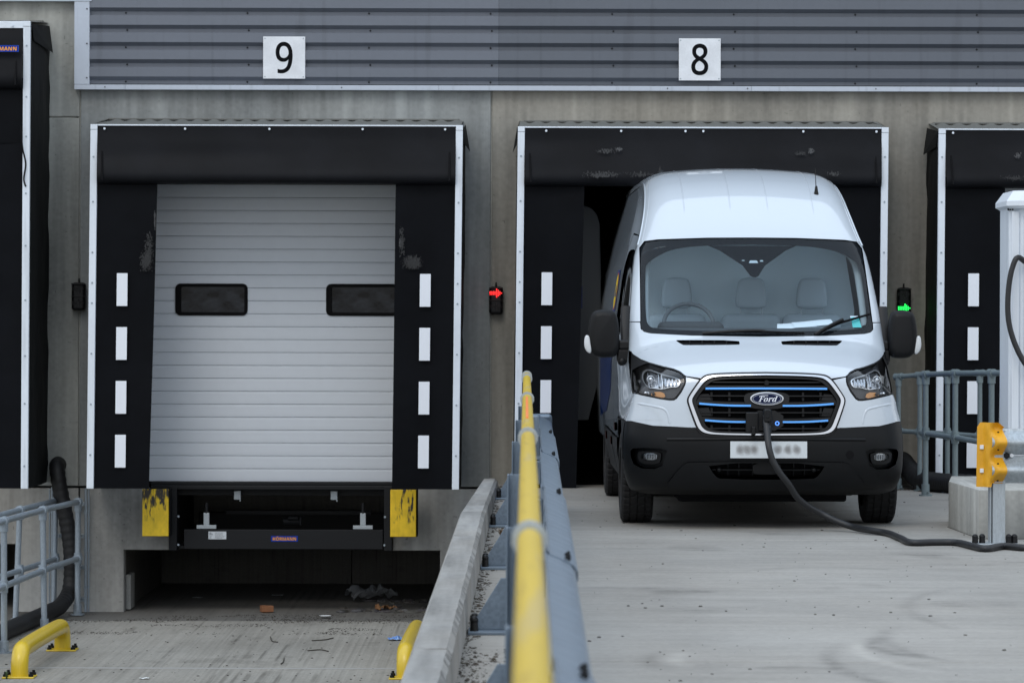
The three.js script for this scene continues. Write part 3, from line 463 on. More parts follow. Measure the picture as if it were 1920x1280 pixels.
// ---------------------------------------------------------------- signal lights
function signal(px, py, lit, label, D = 32.2) {
  const t = thing('signal_light', label, 'traffic light', [wx(px, D), wy(py, D), -D], lit ? undefined : undefined);
  part('housing', rbox(-0.064, 0.064, -0.128, 0.128, 0, 0.09, 0.03, 4), MAT.blackPlastic, t);
  part('cable_entry', bar(V(0, 0.125, 0.03), V(0, 0.165, 0.03), 0.008, 8), MAT.blackPlastic, t);
  part('visor', [rbox(-0.064, 0.064, 0.108, 0.12, 0.08, 0.11, 0.005), rbox(-0.064, 0.064, -0.004, 0.004, 0.08, 0.1, 0.003)], MAT.blackPlastic, t);
  const rows = [[4], [4, 5], [0, 1, 2, 3, 4, 5, 6], [0, 1, 2, 3, 4, 5, 6, 7], [0, 1, 2, 3, 4, 5, 6], [4, 5], [4]];
  for (const top of [1, 0]) {
    const on = lit && (lit === 'red') === !!top, col = top ? [1, 0.03, 0.03] : [0.02, 1, 0.12], g = [];
    rows.forEach((cs, j) => cs.forEach((c) => g.push(new THREE.SphereGeometry(on ? 0.0052 : 0.005, 8, 6).translate((c - 3.6) * 0.0148, (3 - j) * 0.0118 + (top ? 0.068 : -0.06), 0.091))));
    part('arrow_light', g, on ? M(0x000000, 0.4, { emissive: new THREE.Color().setRGB(...col), emissiveIntensity: 2.2 }) : M([0.03, 0.03, 0.032], 0.3), t, on ? (top ? 'glowing red arrow of small lamps' : 'glowing green arrow of small lamps') : undefined);
    if (on) { const l = new THREE.PointLight(new THREE.Color().setRGB(...col), 0.006); l.position.set(0, top ? 0.068 : -0.06, 0.14); l.shadow.radius = 2; l.castShadow = true; t.add(l); }
  }
}
signal(930, 563.5, 'red', 'black signal light showing a red arrow on the wall between the docks');
signal(148, 558, null, 'unlit black signal light on the wall beside the closed door');
signal(1694.5, 563.5, 'green', 'black signal light showing a green arrow right of the van');

// ---------------------------------------------------------------- tube railings with fittings
function collar(p, dir, r, l) { const d = dir.clone().normalize(); return [bar(p.clone().addScaledVector(d, -l / 2), p.clone().addScaledVector(d, l / 2), r, 14), bar(p.clone().addScaledVector(d, -l / 2 - 0.006), p.clone().addScaledVector(d, -l / 2 + 0.01), r * 1.08, 14), bar(p.clone().addScaledVector(d, l / 2 - 0.01), p.clone().addScaledVector(d, l / 2 + 0.006), r * 1.08, 14)]; }
function railing(label, feet, tops, mids, mat, r = 0.024, ext) {       // feet, tops and mids: points, one per post
  const t = thing('tube_railing', label, 'railing', feet[0].toArray());
  const L = (p) => p.clone().sub(feet[0]);
  const f = feet.map(L), a = tops.map(L), m = mids.map(L);
  for (let i = 0; i < f.length; i++) {
    const p = part('post', bar(f[i], a[i], r, 14), mat, t);
    part('base_socket', [bar(f[i], f[i].clone().add(V(0, 0.1, 0)), r * 1.45, 14), bar(f[i], f[i].clone().add(V(0, 0.012, 0)), r * 2.4, 14), bolt(f[i].clone().add(V(0.02, 0.02, 0.05)), V(0, 1, 0), 0.012, 0.02)], mat, p);
    part('tee_fitting', [...collar(a[i], i < f.length - 1 ? a[i + 1].clone().sub(a[i]) : a[i].clone().sub(a[i - 1]), r * 1.36, 0.075), bar(a[i].clone().add(V(0, -0.085, 0)), a[i], r * 1.36, 14)], mat, p);
    part('cross_fitting', [...collar(m[i], i < f.length - 1 ? m[i + 1].clone().sub(m[i]) : m[i].clone().sub(m[i - 1]), r * 1.36, 0.07), bar(m[i].clone().add(V(0, -0.05, 0)), m[i].clone().add(V(0, 0.05, 0)), r * 1.36, 14)], mat, p);
  }
  const run = (pts, name) => { for (let i = 0; i < pts.length - 1; i++) part(name, bar(pts[i], pts[i + 1], r, 14), mat, t); if (ext) part(name, bar(pts.at(-1), pts.at(-1).clone().add(ext), r, 14), mat, t); };
  run(a, 'top_rail'); run(m, 'middle_rail');
  return t;
}
{
  const P = (px, py, D) => V(wx(px, D), wy(py, D), -D);
  const post = (px, py, D) => V(wx(px, D), wy(py, D), -D);
  railing('grey tube railing in the lower yard, the nearer of two beside the black hose', [V(-4.115, YARD, -31.8), V(-4.20, YARD, -30.25), V(-4.245, YARD, -28.25)], [P(146, 943, 31.8), P(80, 958.5, 30.25), P(7, 979, 28.25)], [P(146, 1049, 31.8), P(80, 1072, 30.25), P(7, 1102, 28.25)], MAT.galv, 0.026, V(-0.02, 0.01, 4.2));
  railing('grey tube railing in the lower yard, the farther one against the wall', [V(-4.36, YARD, -32.0), V(-4.46, YARD, -30.3), V(-4.52, YARD, -28.5)], [P(104, 941, 32.0), P(37, 958, 30.3), P(-36, 978, 28.5)], [P(104, 1050, 32.0), P(37, 1072, 30.3), P(-36, 1095, 28.5)], MAT.galv, 0.025, V(-0.02, 0, 4));
  const R = (px, D) => V(wx(px, D), 0, -D);
  railing('grey green tube railing against the wall right of the van, with thin posts', [R(1686, 31.2), R(1726, 31.0), R(1778, 30.7), R(1838.5, 30.4), R(1900, 30.1)], [P(1686, 704, 31.2), P(1726, 701, 31.0), P(1778, 699, 30.7), P(1838.5, 697, 30.4), P(1900, 695, 30.1)], [P(1686, 806, 31.2), P(1726, 808, 31.0), P(1778, 811, 30.7), P(1838.5, 815, 30.4), P(1900, 819, 30.1)], MAT.railGreen, 0.021);
  railing('grey green tube railing before the charging cabinet, standing nearest the van', [R(1737, 30.2), R(1792.5, 29.6), R(1860.5, 28.9), R(1935, 28.2)], [P(1737, 700, 30.2), P(1792.5, 697.5, 29.6), P(1860.5, 697, 28.9), P(1935, 697, 28.2)], [P(1737, 811, 30.2), P(1792.5, 818, 29.6), P(1860.5, 830, 28.9), P(1935, 845, 28.2)], MAT.railGreen, 0.024);
  // black corrugated hoses
  const hose = (label, pts, r) => {
    const c = new THREE.CatmullRomCurve3(pts, false, 'centripetal'), n = 420, seg = 16, g = new THREE.TubeGeometry(c, n, r, seg, false), p = g.attributes.position;
    for (let i = 0; i <= n; i++) { const o = c.getPointAt(i / n), k = 1 + 0.045 * Math.sin(i * 1.9); for (let j = 0; j <= seg; j++) { const q = i * (seg + 1) + j; p.setXYZ(q, o.x + (p.getX(q) - o.x) * k, o.y + (p.getY(q) - o.y) * k, o.z + (p.getZ(q) - o.z) * k); } }
    g.computeVertexNormals(); const h = solo('ribbed_hose', g, MAT.hose, label, 'hose');
    return h;
  };
  hose('thick black ribbed hose coming out of the wall by the left railings', [V(-4.33, 0.14, -32.3), V(-4.345, 0.165, -32.15), V(-4.33, 0.12, -32.0), V(-4.29, -0.1, -31.97), V(-4.235, -0.36, -31.97), V(-4.195, -0.65, -31.96), V(-4.2, -0.95, -31.93), V(-4.24, -1.07, -31.7), V(-4.30, -1.105, -31.1), V(-4.4, -1.105, -29.5), V(-4.44, -1.105, -28.2), V(-4.46, -1.105, -25)], 0.07);
  hose('thick black ribbed hose on the ramp behind the railing right of the van', [V(3.37, 0.2, -32.3), V(3.36, 0.22, -31.9), V(3.37, 0.17, -31.5), V(3.43, 0.095, -31.1), V(3.55, 0.085, -30.8), V(3.75, 0.085, -30.5), V(4.1, 0.085, -30.2), V(4.8, 0.085, -29.9)], 0.085);
  // conduits and their brackets beside the left hose
  const D = 32.12, t = thing('conduit_rack', 'thin grey conduit pipes on slotted brackets beside the black hose', 'conduit', [0, 0, -D]);
  for (const [px, y1, r] of [[161, -0.05, 0.014], [166.5, -0.02, 0.008], [98, -0.04, 0.012], [93, -0.06, 0.007]]) part('conduit_pipe', [bar(V(wx(px, D), YARD, 0), V(wx(px, D), y1, 0), r, 10), ...[0.2, 0.5, 0.8].map((f) => bar(V(wx(px, D), lerp(YARD, y1, f) - 0.012, 0), V(wx(px, D), lerp(YARD, y1, f) + 0.012, 0), r * 1.3, 10))], MAT.galv, t);
  for (const py of [947.5, 1007, 1066, 1126]) for (const [a, b] of [[106, 120], [146, 161]]) {
    if (py < 950 && a < 120) continue;
    const y = wy(py, D), x0 = wx(a, D), x1 = wx(b, D), s = part('slotted_bracket', [rbox(x0, x1, y + 0.007, y + 0.02, -0.06, -0.012, 0.003), rbox(x0, x1, y - 0.02, y - 0.007, -0.06, -0.012, 0.003), box(x0, x1, y - 0.018, y + 0.018, -0.06, -0.045)], MAT.galvPale, t);
    part('clamp_bolt', [bolt(V(x0 + 0.016, y, -0.012), V(0, 0, 1), 0.013, 0.01), bolt(V(x1 - 0.018, y, -0.012), V(0, 0, 1), 0.013, 0.01)], MAT.galv, s).userData.kind = 'stuff';
  }
  // yellow hoop barriers
  const hoop = (label, a, b, h) => {
    const t = thing('hoop_barrier', label, 'barrier', a.toArray(), 'low yellow hoop barriers in the lower yard'), d = b.clone().sub(a), n = d.clone().normalize(), r = 0.066, R = 0.125;
    const pts = [V(0, 0.005, 0), V(0, h - R, 0)]; for (let k = 1; k <= 5; k++) { const q = k / 5 * Math.PI / 2; pts.push(V(0, h - R + R * Math.sin(q), 0).addScaledVector(n, R * (1 - Math.cos(q)))); }
    for (let k = 0; k <= 5; k++) { const q = k / 5 * Math.PI / 2; pts.push(d.clone().add(V(0, h - R + R * Math.cos(q), 0)).addScaledVector(n, -R * (1 - Math.sin(q)))); } pts.push(d.clone().add(V(0, 0.005, 0)));
    part('hoop_tube', tube(pts, r, 120, 20), MAT.yellow, t);
    for (const p of [V(0, 0, 0), d]) { const bp = part('base_plate', rbox(p.x - 0.12, p.x + 0.12, 0.0, 0.014, p.z - 0.1, p.z + 0.1, 0.005), MAT.yellow, t); part('anchor_bolt', [[-1, -1], [1, -1], [-1, 1], [1, 1]].flatMap(([u, v]) => [bar(V(p.x + u * 0.095, 0.012, p.z + v * 0.075), V(p.x + u * 0.095, 0.05, p.z + v * 0.075), 0.011, 8), bolt(V(p.x + u * 0.095, 0.012, p.z + v * 0.075), V(0, 1, 0), 0.02, 0.02)]), MAT.darkSteel, bp).userData.kind = 'stuff'; }
  };
  hoop('yellow hoop barrier at the bottom left of the yard', V(-3.85, YARD, -26.4), V(-3.81, YARD, -28.5), 0.2);
  hoop('yellow hoop barrier in the yard half hidden by the kerb', V(-0.955, YARD, -26.4), V(-0.93, YARD, -28.5), 0.2);
}
// ---------------------------------------------------------------- crash barrier and yellow handrail along the ramp edge
{
  const b = thing('crash_barrier', 'long galvanised steel crash barrier running along the ramp edge', 'crash barrier', [0, 0, 0]);
  const prof = [[0.045, 0.40], [0.05, 0.412], [0.085, 0.43], [0.128, 0.452], [0.14, 0.475], [0.14, 0.505], [0.128, 0.528], [0.085, 0.548], [0.06, 0.565], [0.055, 0.585], [0.06, 0.605], [0.085, 0.622], [0.128, 0.642], [0.146, 0.668], [0.146, 0.698], [0.13, 0.722], [0.088, 0.742], [0.05, 0.758], [0.045, 0.77]];
  const beam = (Da, Db, o) => {                               // W profile drawn along the ramp
    const pos = [], idx = [], uv = [], n = prof.length;
    for (const th of [0, 0.004]) for (const D of [Da, Db]) prof.forEach(([x, y], i) => { const a = prof[Math.max(0, i - 1)], c = prof[Math.min(n - 1, i + 1)], l = Math.hypot(c[0] - a[0], c[1] - a[1]); pos.push(x + o - th * (c[1] - a[1]) / l, y + th * (c[0] - a[0]) / l, -D); uv.push(D / 0.8, y / 0.8); });
    for (let i = 0; i < n - 1; i++) { idx.push(i, i + n, i + 1, i + 1, i + n, i + n + 1); const k = 2 * n + i; idx.push(k, k + 1, k + n, k + 1, k + n + 1, k + n); }
    for (const s of [0, n]) for (let i = 0; i < n - 1; i++) { const k = s + i, q = 2 * n + s + i; idx.push(k, k + 1, q, k + 1, q + 1, q); }
    for (const i of [0, n - 1]) idx.push(i, 2 * n + i, n + i, n + i, 2 * n + i, 3 * n + i);
    const g = new THREE.BufferGeometry(); g.setAttribute('position', new THREE.Float32BufferAttribute(pos, 3)); g.setAttribute('uv', new THREE.Float32BufferAttribute(uv, 2)); g.setIndex(idx); return part('barrier_beam', toCreasedNormals(g, 0.6), MAT.galvBlue, b);
  };
  const cuts = [27.6, 24.4, 20.7, 16.4, 12.1, 8.25, 4.1, -0.2];
  for (let i = 0; i < cuts.length - 1; i++) {
    const m = beam(cuts[i] + (i ? 0.13 : 0), cuts[i + 1] - 0.13, i % 2 ? 0.009 : 0);
    const lap = []; for (const [x, y] of [[0.118, 0.736], [0.12, 0.46]]) for (const s of [-0.08, 0.08]) lap.push(bolt(V(x, y, -cuts[i + 1] + s), V(0.45, y > 0.6 ? 0.85 : -0.85, 0), 0.012, 0.012), bolt(V(x, y, -cuts[i + 1] + s), V(0.45, y > 0.6 ? 0.85 : -0.85, 0), 0.0065, 0.02));
    part('splice_bolt', lap, MAT.darkSteel, m).userData.kind = 'stuff';
  }
  part('end_piece', [rbox(-0.02, 0.15, 0.40, 0.77, -27.75, -27.58, 0.03), bar(V(0.07, 0.42, -27.5), V(0.07, 0.75, -27.5), 0.07, 16)], MAT.galvBlue, b);
  for (const [D, xl] of [[29.5, -0.125], [25.75, -0.13], [21.6, -0.13], [17.3, -0.126], [13.1, -0.10], [9.0, -0.07], [4.9, -0.06]]) {
    const p = part('post', [rbox(xl, xl + 0.008, 0.012, 0.78, -D - 0.05, -D + 0.05, 0.003), rbox(xl + 0.08, xl + 0.088, 0.012, 0.78, -D - 0.05, -D + 0.05, 0.003), rbox(xl + 0.006, xl + 0.082, 0.012, 0.78, -D - 0.004, -D + 0.004, 0.002), rbox(xl + 0.088, 0.05, 0.52, 0.66, -D - 0.05, -D + 0.05, 0.005)], MAT.galvBlue, b);
    part('base_plate', rbox(xl - 0.19, xl + 0.19, 0, 0.018, -D - 0.13, -D + 0.13, 0.005), MAT.galvBlue, p);
    part('gusset', extr([[xl - 0.165, 0.019], [xl - 0.001, 0.019], [xl - 0.001, 0.27], [xl - 0.03, 0.27], [xl - 0.165, 0.05]], 0.012, 0.002).translate(0, 0, -D - 0.006), MAT.galvBlue, p);
    part('bolt_cap', [[-0.16, -0.09], [-0.16, 0.09]].flatMap(([u, v]) => [bar(V(xl + u, 0.018, -D + v), V(xl + u, 0.06, -D + v), 0.021, 12, 0.019), ball(V(xl + u, 0.07, -D + v), 0.021)]), MAT.blackPlastic, p).userData.kind = 'stuff';
  }
  const h = thing('handrail', 'long yellow tube handrail with grey fittings along the ramp edge', 'handrail', [0, 0, 0]);
  const at = (D) => V(lerp(0.0, -0.047, (D - 4.6) / 21.4), 1.093 + 0.004 * Math.sin(D * 0.5), -D), cols = [26.2, 25.2, 19.6, 13.6, 7.65, 2.2, -1];
  for (let i = 0; i < cols.length - 1; i++) {
    part('rail_tube', (() => { const g = bar(at(cols[i]), at(cols[i + 1]), 0.0265, 28), u = g.attributes.uv; for (let k = 0; k < u.count; k++) u.setXY(k, u.getX(k) * 0.3, u.getY(k) * (cols[i] - cols[i + 1]) * 0.07 + i * 0.37); return g; })(), MAT.yellowRail, h);
    const p = at(cols[i]), s = part('standard', [bar(V(p.x - 0.01, 0.0, p.z), V(p.x, 1.08, p.z), 0.0242, 16)], MAT.galvBlue, h);
    part('tee_fitting', collar(p, V(0, 0, 1), 0.0365, 0.085), MAT.galvPale, s);
  }
  { const a = at(19.0), c = at(15.2); part('orange_tape', [bar(a.clone().add(V(-0.002, 0.0225, 0)), c.clone().add(V(-0.002, 0.0225, 0)), 0.0065, 10)], MAT.orange, h, 'thin orange strip along the top of the rail'); }
}
// ---------------------------------------------------------------- right edge: charger, its block, short crash barrier
{
  const D = 24.55, P = (px, py, d) => V(wx(px, d), wy(py, d), -d);
  const out = [[3.108, -24.5], [3.045, -25.75], [3.15, -26.5], [4.9, -26.5], [4.9, -24.5]];
  const sh = new THREE.Shape(out.map(([x, z]) => new THREE.Vector2(x, z)));
  const bg = new THREE.ExtrudeGeometry(sh, { depth: 0.335, bevelEnabled: true, bevelSize: 0.012, bevelThickness: 0.012, bevelOffset: -0.012, bevelSegments: 2 }).rotateX(Math.PI / 2).translate(0, 0.335, 0).scale(1, 1, 1);
  const q = bg.attributes.position; for (let i = 0; i < q.count; i++) q.setZ(i, -q.getZ(i));
  const blk = new THREE.ExtrudeGeometry(new THREE.Shape(out.map(([x, z]) => new THREE.Vector2(x, -z))), { depth: 0.32, bevelEnabled: true, bevelSize: 0.012, bevelThickness: 0.012, bevelOffset: -0.012, bevelSegments: 2 }).rotateX(-Math.PI / 2).translate(0, 0.012, 0);
  blk.computeVertexNormals();
  const bt = solo('concrete_plinth', uvBox(toCreasedNormals(blk, 0.4), 3, 0.3, 0.7), MAT.block, 'low pale concrete plinth under the white charging cabinet', 'concrete block');
  const c = thing('charging_station', 'tall white charging cabinet with overhanging hood on the concrete plinth', 'charging station', [3.457, 0.344, -25.6]);
  const H = 1.985;                                             // y up from the plinth
  part('cabinet', uvBox(toCreasedNormals(extr([[0, -0.45], [0, 0.02], [0.075, 0.11], [0.8, 0.11], [0.8, -0.45]], H, 0.006).rotateX(-Math.PI / 2).scale(1, 1, -1).rotateY(0), 0.3), 2), MAT.charger, c);
  part('corner_panel', rbox(0.01, 0.062, 0.02, H - 0.02, 0.115, 0.125, 0.004), MAT.charger, c).rotation.set(0, 0, 0);
  part('door_panel', rbox(0.1, 0.76, 0.05, H - 0.05, 0.11, 0.122, 0.004), MAT.charger, c);
  const hood = [[-0.03, -0.49], [-0.03, 0.13], [0.05, 0.20], [0.84, 0.20], [0.84, -0.49]];
  part('hood', toCreasedNormals((() => { const lo = H - 0.02, mid = H + 0.055, hi = H + 0.13, pos = [], idx = [], n = hood.length; const ring = (y, s) => hood.forEach(([x, z]) => pos.push(0.4 + (x - 0.4) * s, y, -0.14 + (z + 0.14) * s)); ring(lo + 0.04, 1.0); ring(mid, 1.0); ring(hi, 0.88); ring(lo + 0.02, 0.93); for (const [a, b] of [[0, 1], [1, 2], [3, 0]]) for (let i = 0; i < n; i++) { const j = (i + 1) % n; idx.push(a * n + i, a * n + j, b * n + j, a * n + i, b * n + j, b * n + i); } for (const [r] of [[2], [3]]) for (let i = 1; i < n - 1; i++) idx.push(r * n, r * n + i, r * n + i + 1); const g = new THREE.BufferGeometry(); g.setAttribute('position', new THREE.Float32BufferAttribute(pos, 3)); g.setIndex(idx); return g; })(), 0.3), MAT.charger, c);
  part('hood_vent', [0, 1, 2].map((k) => rbox(-0.01 + k * 0.012, 0.0 + k * 0.012, H - 0.012, H + 0.006, 0.02 + k * 0.03, 0.04 + k * 0.03, 0.002)), MAT.blackMatt, c);
  part('hanging_cable', tube([V(0.1, 1.6, 0.16), V(0.04, 1.63, 0.2), V(0.0, 1.55, 0.21), V(-0.03, 1.35, 0.215), V(-0.022, 1.15, 0.22), V(0.03, 0.98, 0.23), V(0.11, 0.84, 0.24), V(0.25, 0.7, 0.25), V(0.5, 0.65, 0.25), V(0.6, 0.8, 0.2), V(0.6, 1.0, 0.13)], 0.02, 120, 14), MAT.cable, c);

  // short galvanised barrier with a yellow end guard
  const b = thing('guard_barrier', 'short galvanised guard barrier with a yellow end piece before the charging cabinet', 'guard barrier', [3.11, 0, -23.9]);
  const W = (y) => { const t = (y - 0.603) / 0.19; return 0.043 * Math.cos(t * Math.PI * 2 + Math.PI) * (Math.abs(t) > 1 ? 1 : 1) ; };
  const wavy = (x0, x1, dz, yA, yB, nx, mapx, mat, name, th = 0.006) => {
    const ny = 48, pos = [], idx = [], uv = [], N = (nx + 1) * (ny + 1);
    for (const back of [0, 1]) for (let j = 0; j <= ny; j++) for (let i = 0; i <= nx; i++) { const y = lerp(yA, yB, j / ny), x = lerp(x0, x1, i / nx); const [X, Y, Z] = mapx(x, y, i / nx, j / ny); pos.push(X, Y, Z + dz - back * th); uv.push(X / 0.8, Y / 0.8); }
    for (let j = 0; j < ny; j++) for (let i = 0; i < nx; i++) { const a = j * (nx + 1) + i; idx.push(a, a + 1, a + nx + 2, a, a + nx + 2, a + nx + 1, N + a, N + a + nx + 2, N + a + 1, N + a, N + a + nx + 1, N + a + nx + 2); }
    for (let j = 0; j < ny; j++) for (const i of [0, nx]) { const a = j * (nx + 1) + i; idx.push(a, a + nx + 1, N + a + nx + 1, a, N + a + nx + 1, N + a); }
    for (let i = 0; i < nx; i++) for (const j of [0, ny]) { const a = j * (nx + 1) + i; idx.push(a, N + a, N + a + 1, a, N + a + 1, a + 1); }
    const g = new THREE.BufferGeometry(); g.setAttribute('position', new THREE.Float32BufferAttribute(pos, 3)); g.setAttribute('uv', new THREE.Float32BufferAttribute(uv, 2)); g.setIndex(idx); return part(name, toCreasedNormals(g, 0.9), mat, b);
  };
  const beam = wavy(0.0, 1.7, 0.06, 0.42, 0.79, 1, (x, y) => [x, y, W(y)], MAT.galvPale, 'barrier_beam', 0.005);
  part('beam_slot', [rbox(0.15, 0.4, 0.606, 0.612, 0.027, 0.032, 0.002), bolt(V(0.14, 0.609, 0.024), V(0, 0, 1), 0.014, 0.012)], MAT.white, beam);
  part('beam_bolt', [bolt(V(0.105, 0.608, 0.022), V(0, 0, 1), 0.022, 0.018), bolt(V(0.105, 0.608, 0.022), V(0, 0, 1), 0.012, 0.03)], MAT.darkSteel, beam);
  const sil = (y) => { const t = (y - 0.603) / 0.19; return 0.088 + 0.010 * Math.cos(t * Math.PI * 2 + Math.PI); };
  const ep = wavy(0, 1, 0.075, 0.395, 0.832, 26, (x, y, u, v) => {
    const xr = sil(y), xl = -0.098 + 0.006 * v, X = lerp(xl, xr, u), k = sstep(0.42, 0.72, u), topc = v > 0.9 ? 0 : 0;
    const round = u > 0.5 ? -0.028 * Math.max(0, (v - 0.86) / 0.14) * sstep(0.75, 1, u) : -0.03 * sstep(0.12, 0.0, u) * sstep(0.8, 1, v);
    return [X, y + round + (v < 0.1 && u > 0.55 ? 0.026 * (1 - v / 0.1) : 0), k * (W(y) * 1.15 + 0.006) + (1 - k) * (-0.055 + 0.05 * sstep(0.2, 0.42, u)) + 0.0];
  }, MAT.amberYellow, 'end_guard', 0.01);
  part('reflector_patch', [0.665, 0.505].map((y) => rbox(-0.075, -0.05, y - 0.014, y + 0.014, 0.01, 0.035, 0.002)), MAT.white, ep);
  part('bolt_hole', [[0.045, 0.765], [0.042, 0.65], [0.04, 0.553], [0.042, 0.44]].map(([x, y]) => new THREE.SphereGeometry(0.0075, 10, 8).scale(1, 1, 0.4).translate(x, y, 0.083 + W(y) * 1.15)), MAT.blackMatt, ep);
  const post = (x) => { const p = part('post', [rbox(x, x + 0.008, 0.012, 0.78, -0.06, 0.035, 0.003), rbox(x + 0.02, x + 0.105, 0.012, 0.78, 0.026, 0.034, 0.003), rbox(x, x + 0.1, 0.012, 0.78, -0.012, -0.004, 0.003)], MAT.galvPale, b); part('base_plate', rbox(x - 0.13, x + 0.19, 0, 0.014, -0.13, 0.13, 0.004), MAT.galvPale, p); part('bolt_cap', [[-0.1, 0.09], [-0.05, 0.07], [0.13, 0.08], [0.17, 0.07]].flatMap(([u, v], i) => [bar(V(x + u, 0.014, v - 0.05), V(x + u, 0.05, v - 0.05), 0.022, 12, 0.02), ball(V(x + u, 0.056, v - 0.05), 0.021)]), MAT.blackPlastic, p).userData.kind = 'stuff'; };
  post(-0.008); post(1.5);
  // charging cable from the van's nose along the ramp
  const cc = thing('charging_cable', 'thick black charging cable plugged into the van nose and snaking over the ramp', 'cable', [0, 0, 0]);
  const g = (px, py, r = 0.023) => { const d = EYE * F / (py - 580) ; return V(wx(px, d), r, -d); };
  part('cable', tube([P(1437, 786, 25.28), P(1440, 812, 25.22), P(1443, 838, 25.17), P(1450, 862, 25.16), P(1464, 886, 25.17), P(1480, 906, 25.2), P(1497, 932, 25.25), P(1520, 950, 25.3), P(1545, 963, 25.33), P(1572, 976, 25.28), P(1600, 986, 25.22), V(wx(1635, 24.95), 0.03, -24.95), g(1662, 1003), g(1690, 1013), g(1716, 1022), g(1750, 1021), g(1790, 1021), g(1825, 1028), g(1850, 1033), g(1885, 1028), g(1925, 1031), g(1990, 1024), V(4.3, 0.03, -24.1), V(4.65, 0.03, -24.2), V(4.82, 0.16, -24.38), V(4.72, 0.42, -24.62), V(4.45, 0.62, -25.0), V(4.24, 0.8, -25.55)], 0.0235, 320, 16), MAT.cable, cc);
  const z = -25.33; const Xc = wx(1439, 25.33);
  const pl = part('plug', [rbox(Xc - 0.036, Xc + 0.036, wy(802, 25.3), wy(775, 25.3), z - 0.03, z + 0.07, 0.02), bar(V(Xc + 0.002, wy(770, 25.3), z - 0.02), V(Xc, wy(800, 25.3), z + 0.055), 0.034, 16, 0.026), rbox(Xc - 0.026, Xc + 0.026, wy(790, 25.3), wy(766, 25.3), z + 0.03, z + 0.095, 0.012)], MAT.blackPlastic, cc);
  part('strain_relief', bar(V(Xc, wy(800, 25.3), z + 0.055), P(1440, 814, 25.22), 0.032, 14, 0.025), MAT.cable, pl);
  part('latch', rbox(Xc - 0.012, Xc + 0.012, wy(782, 25.3), wy(766, 25.3), z + 0.09, z + 0.1, 0.004), MAT.darkSteel, pl);
}
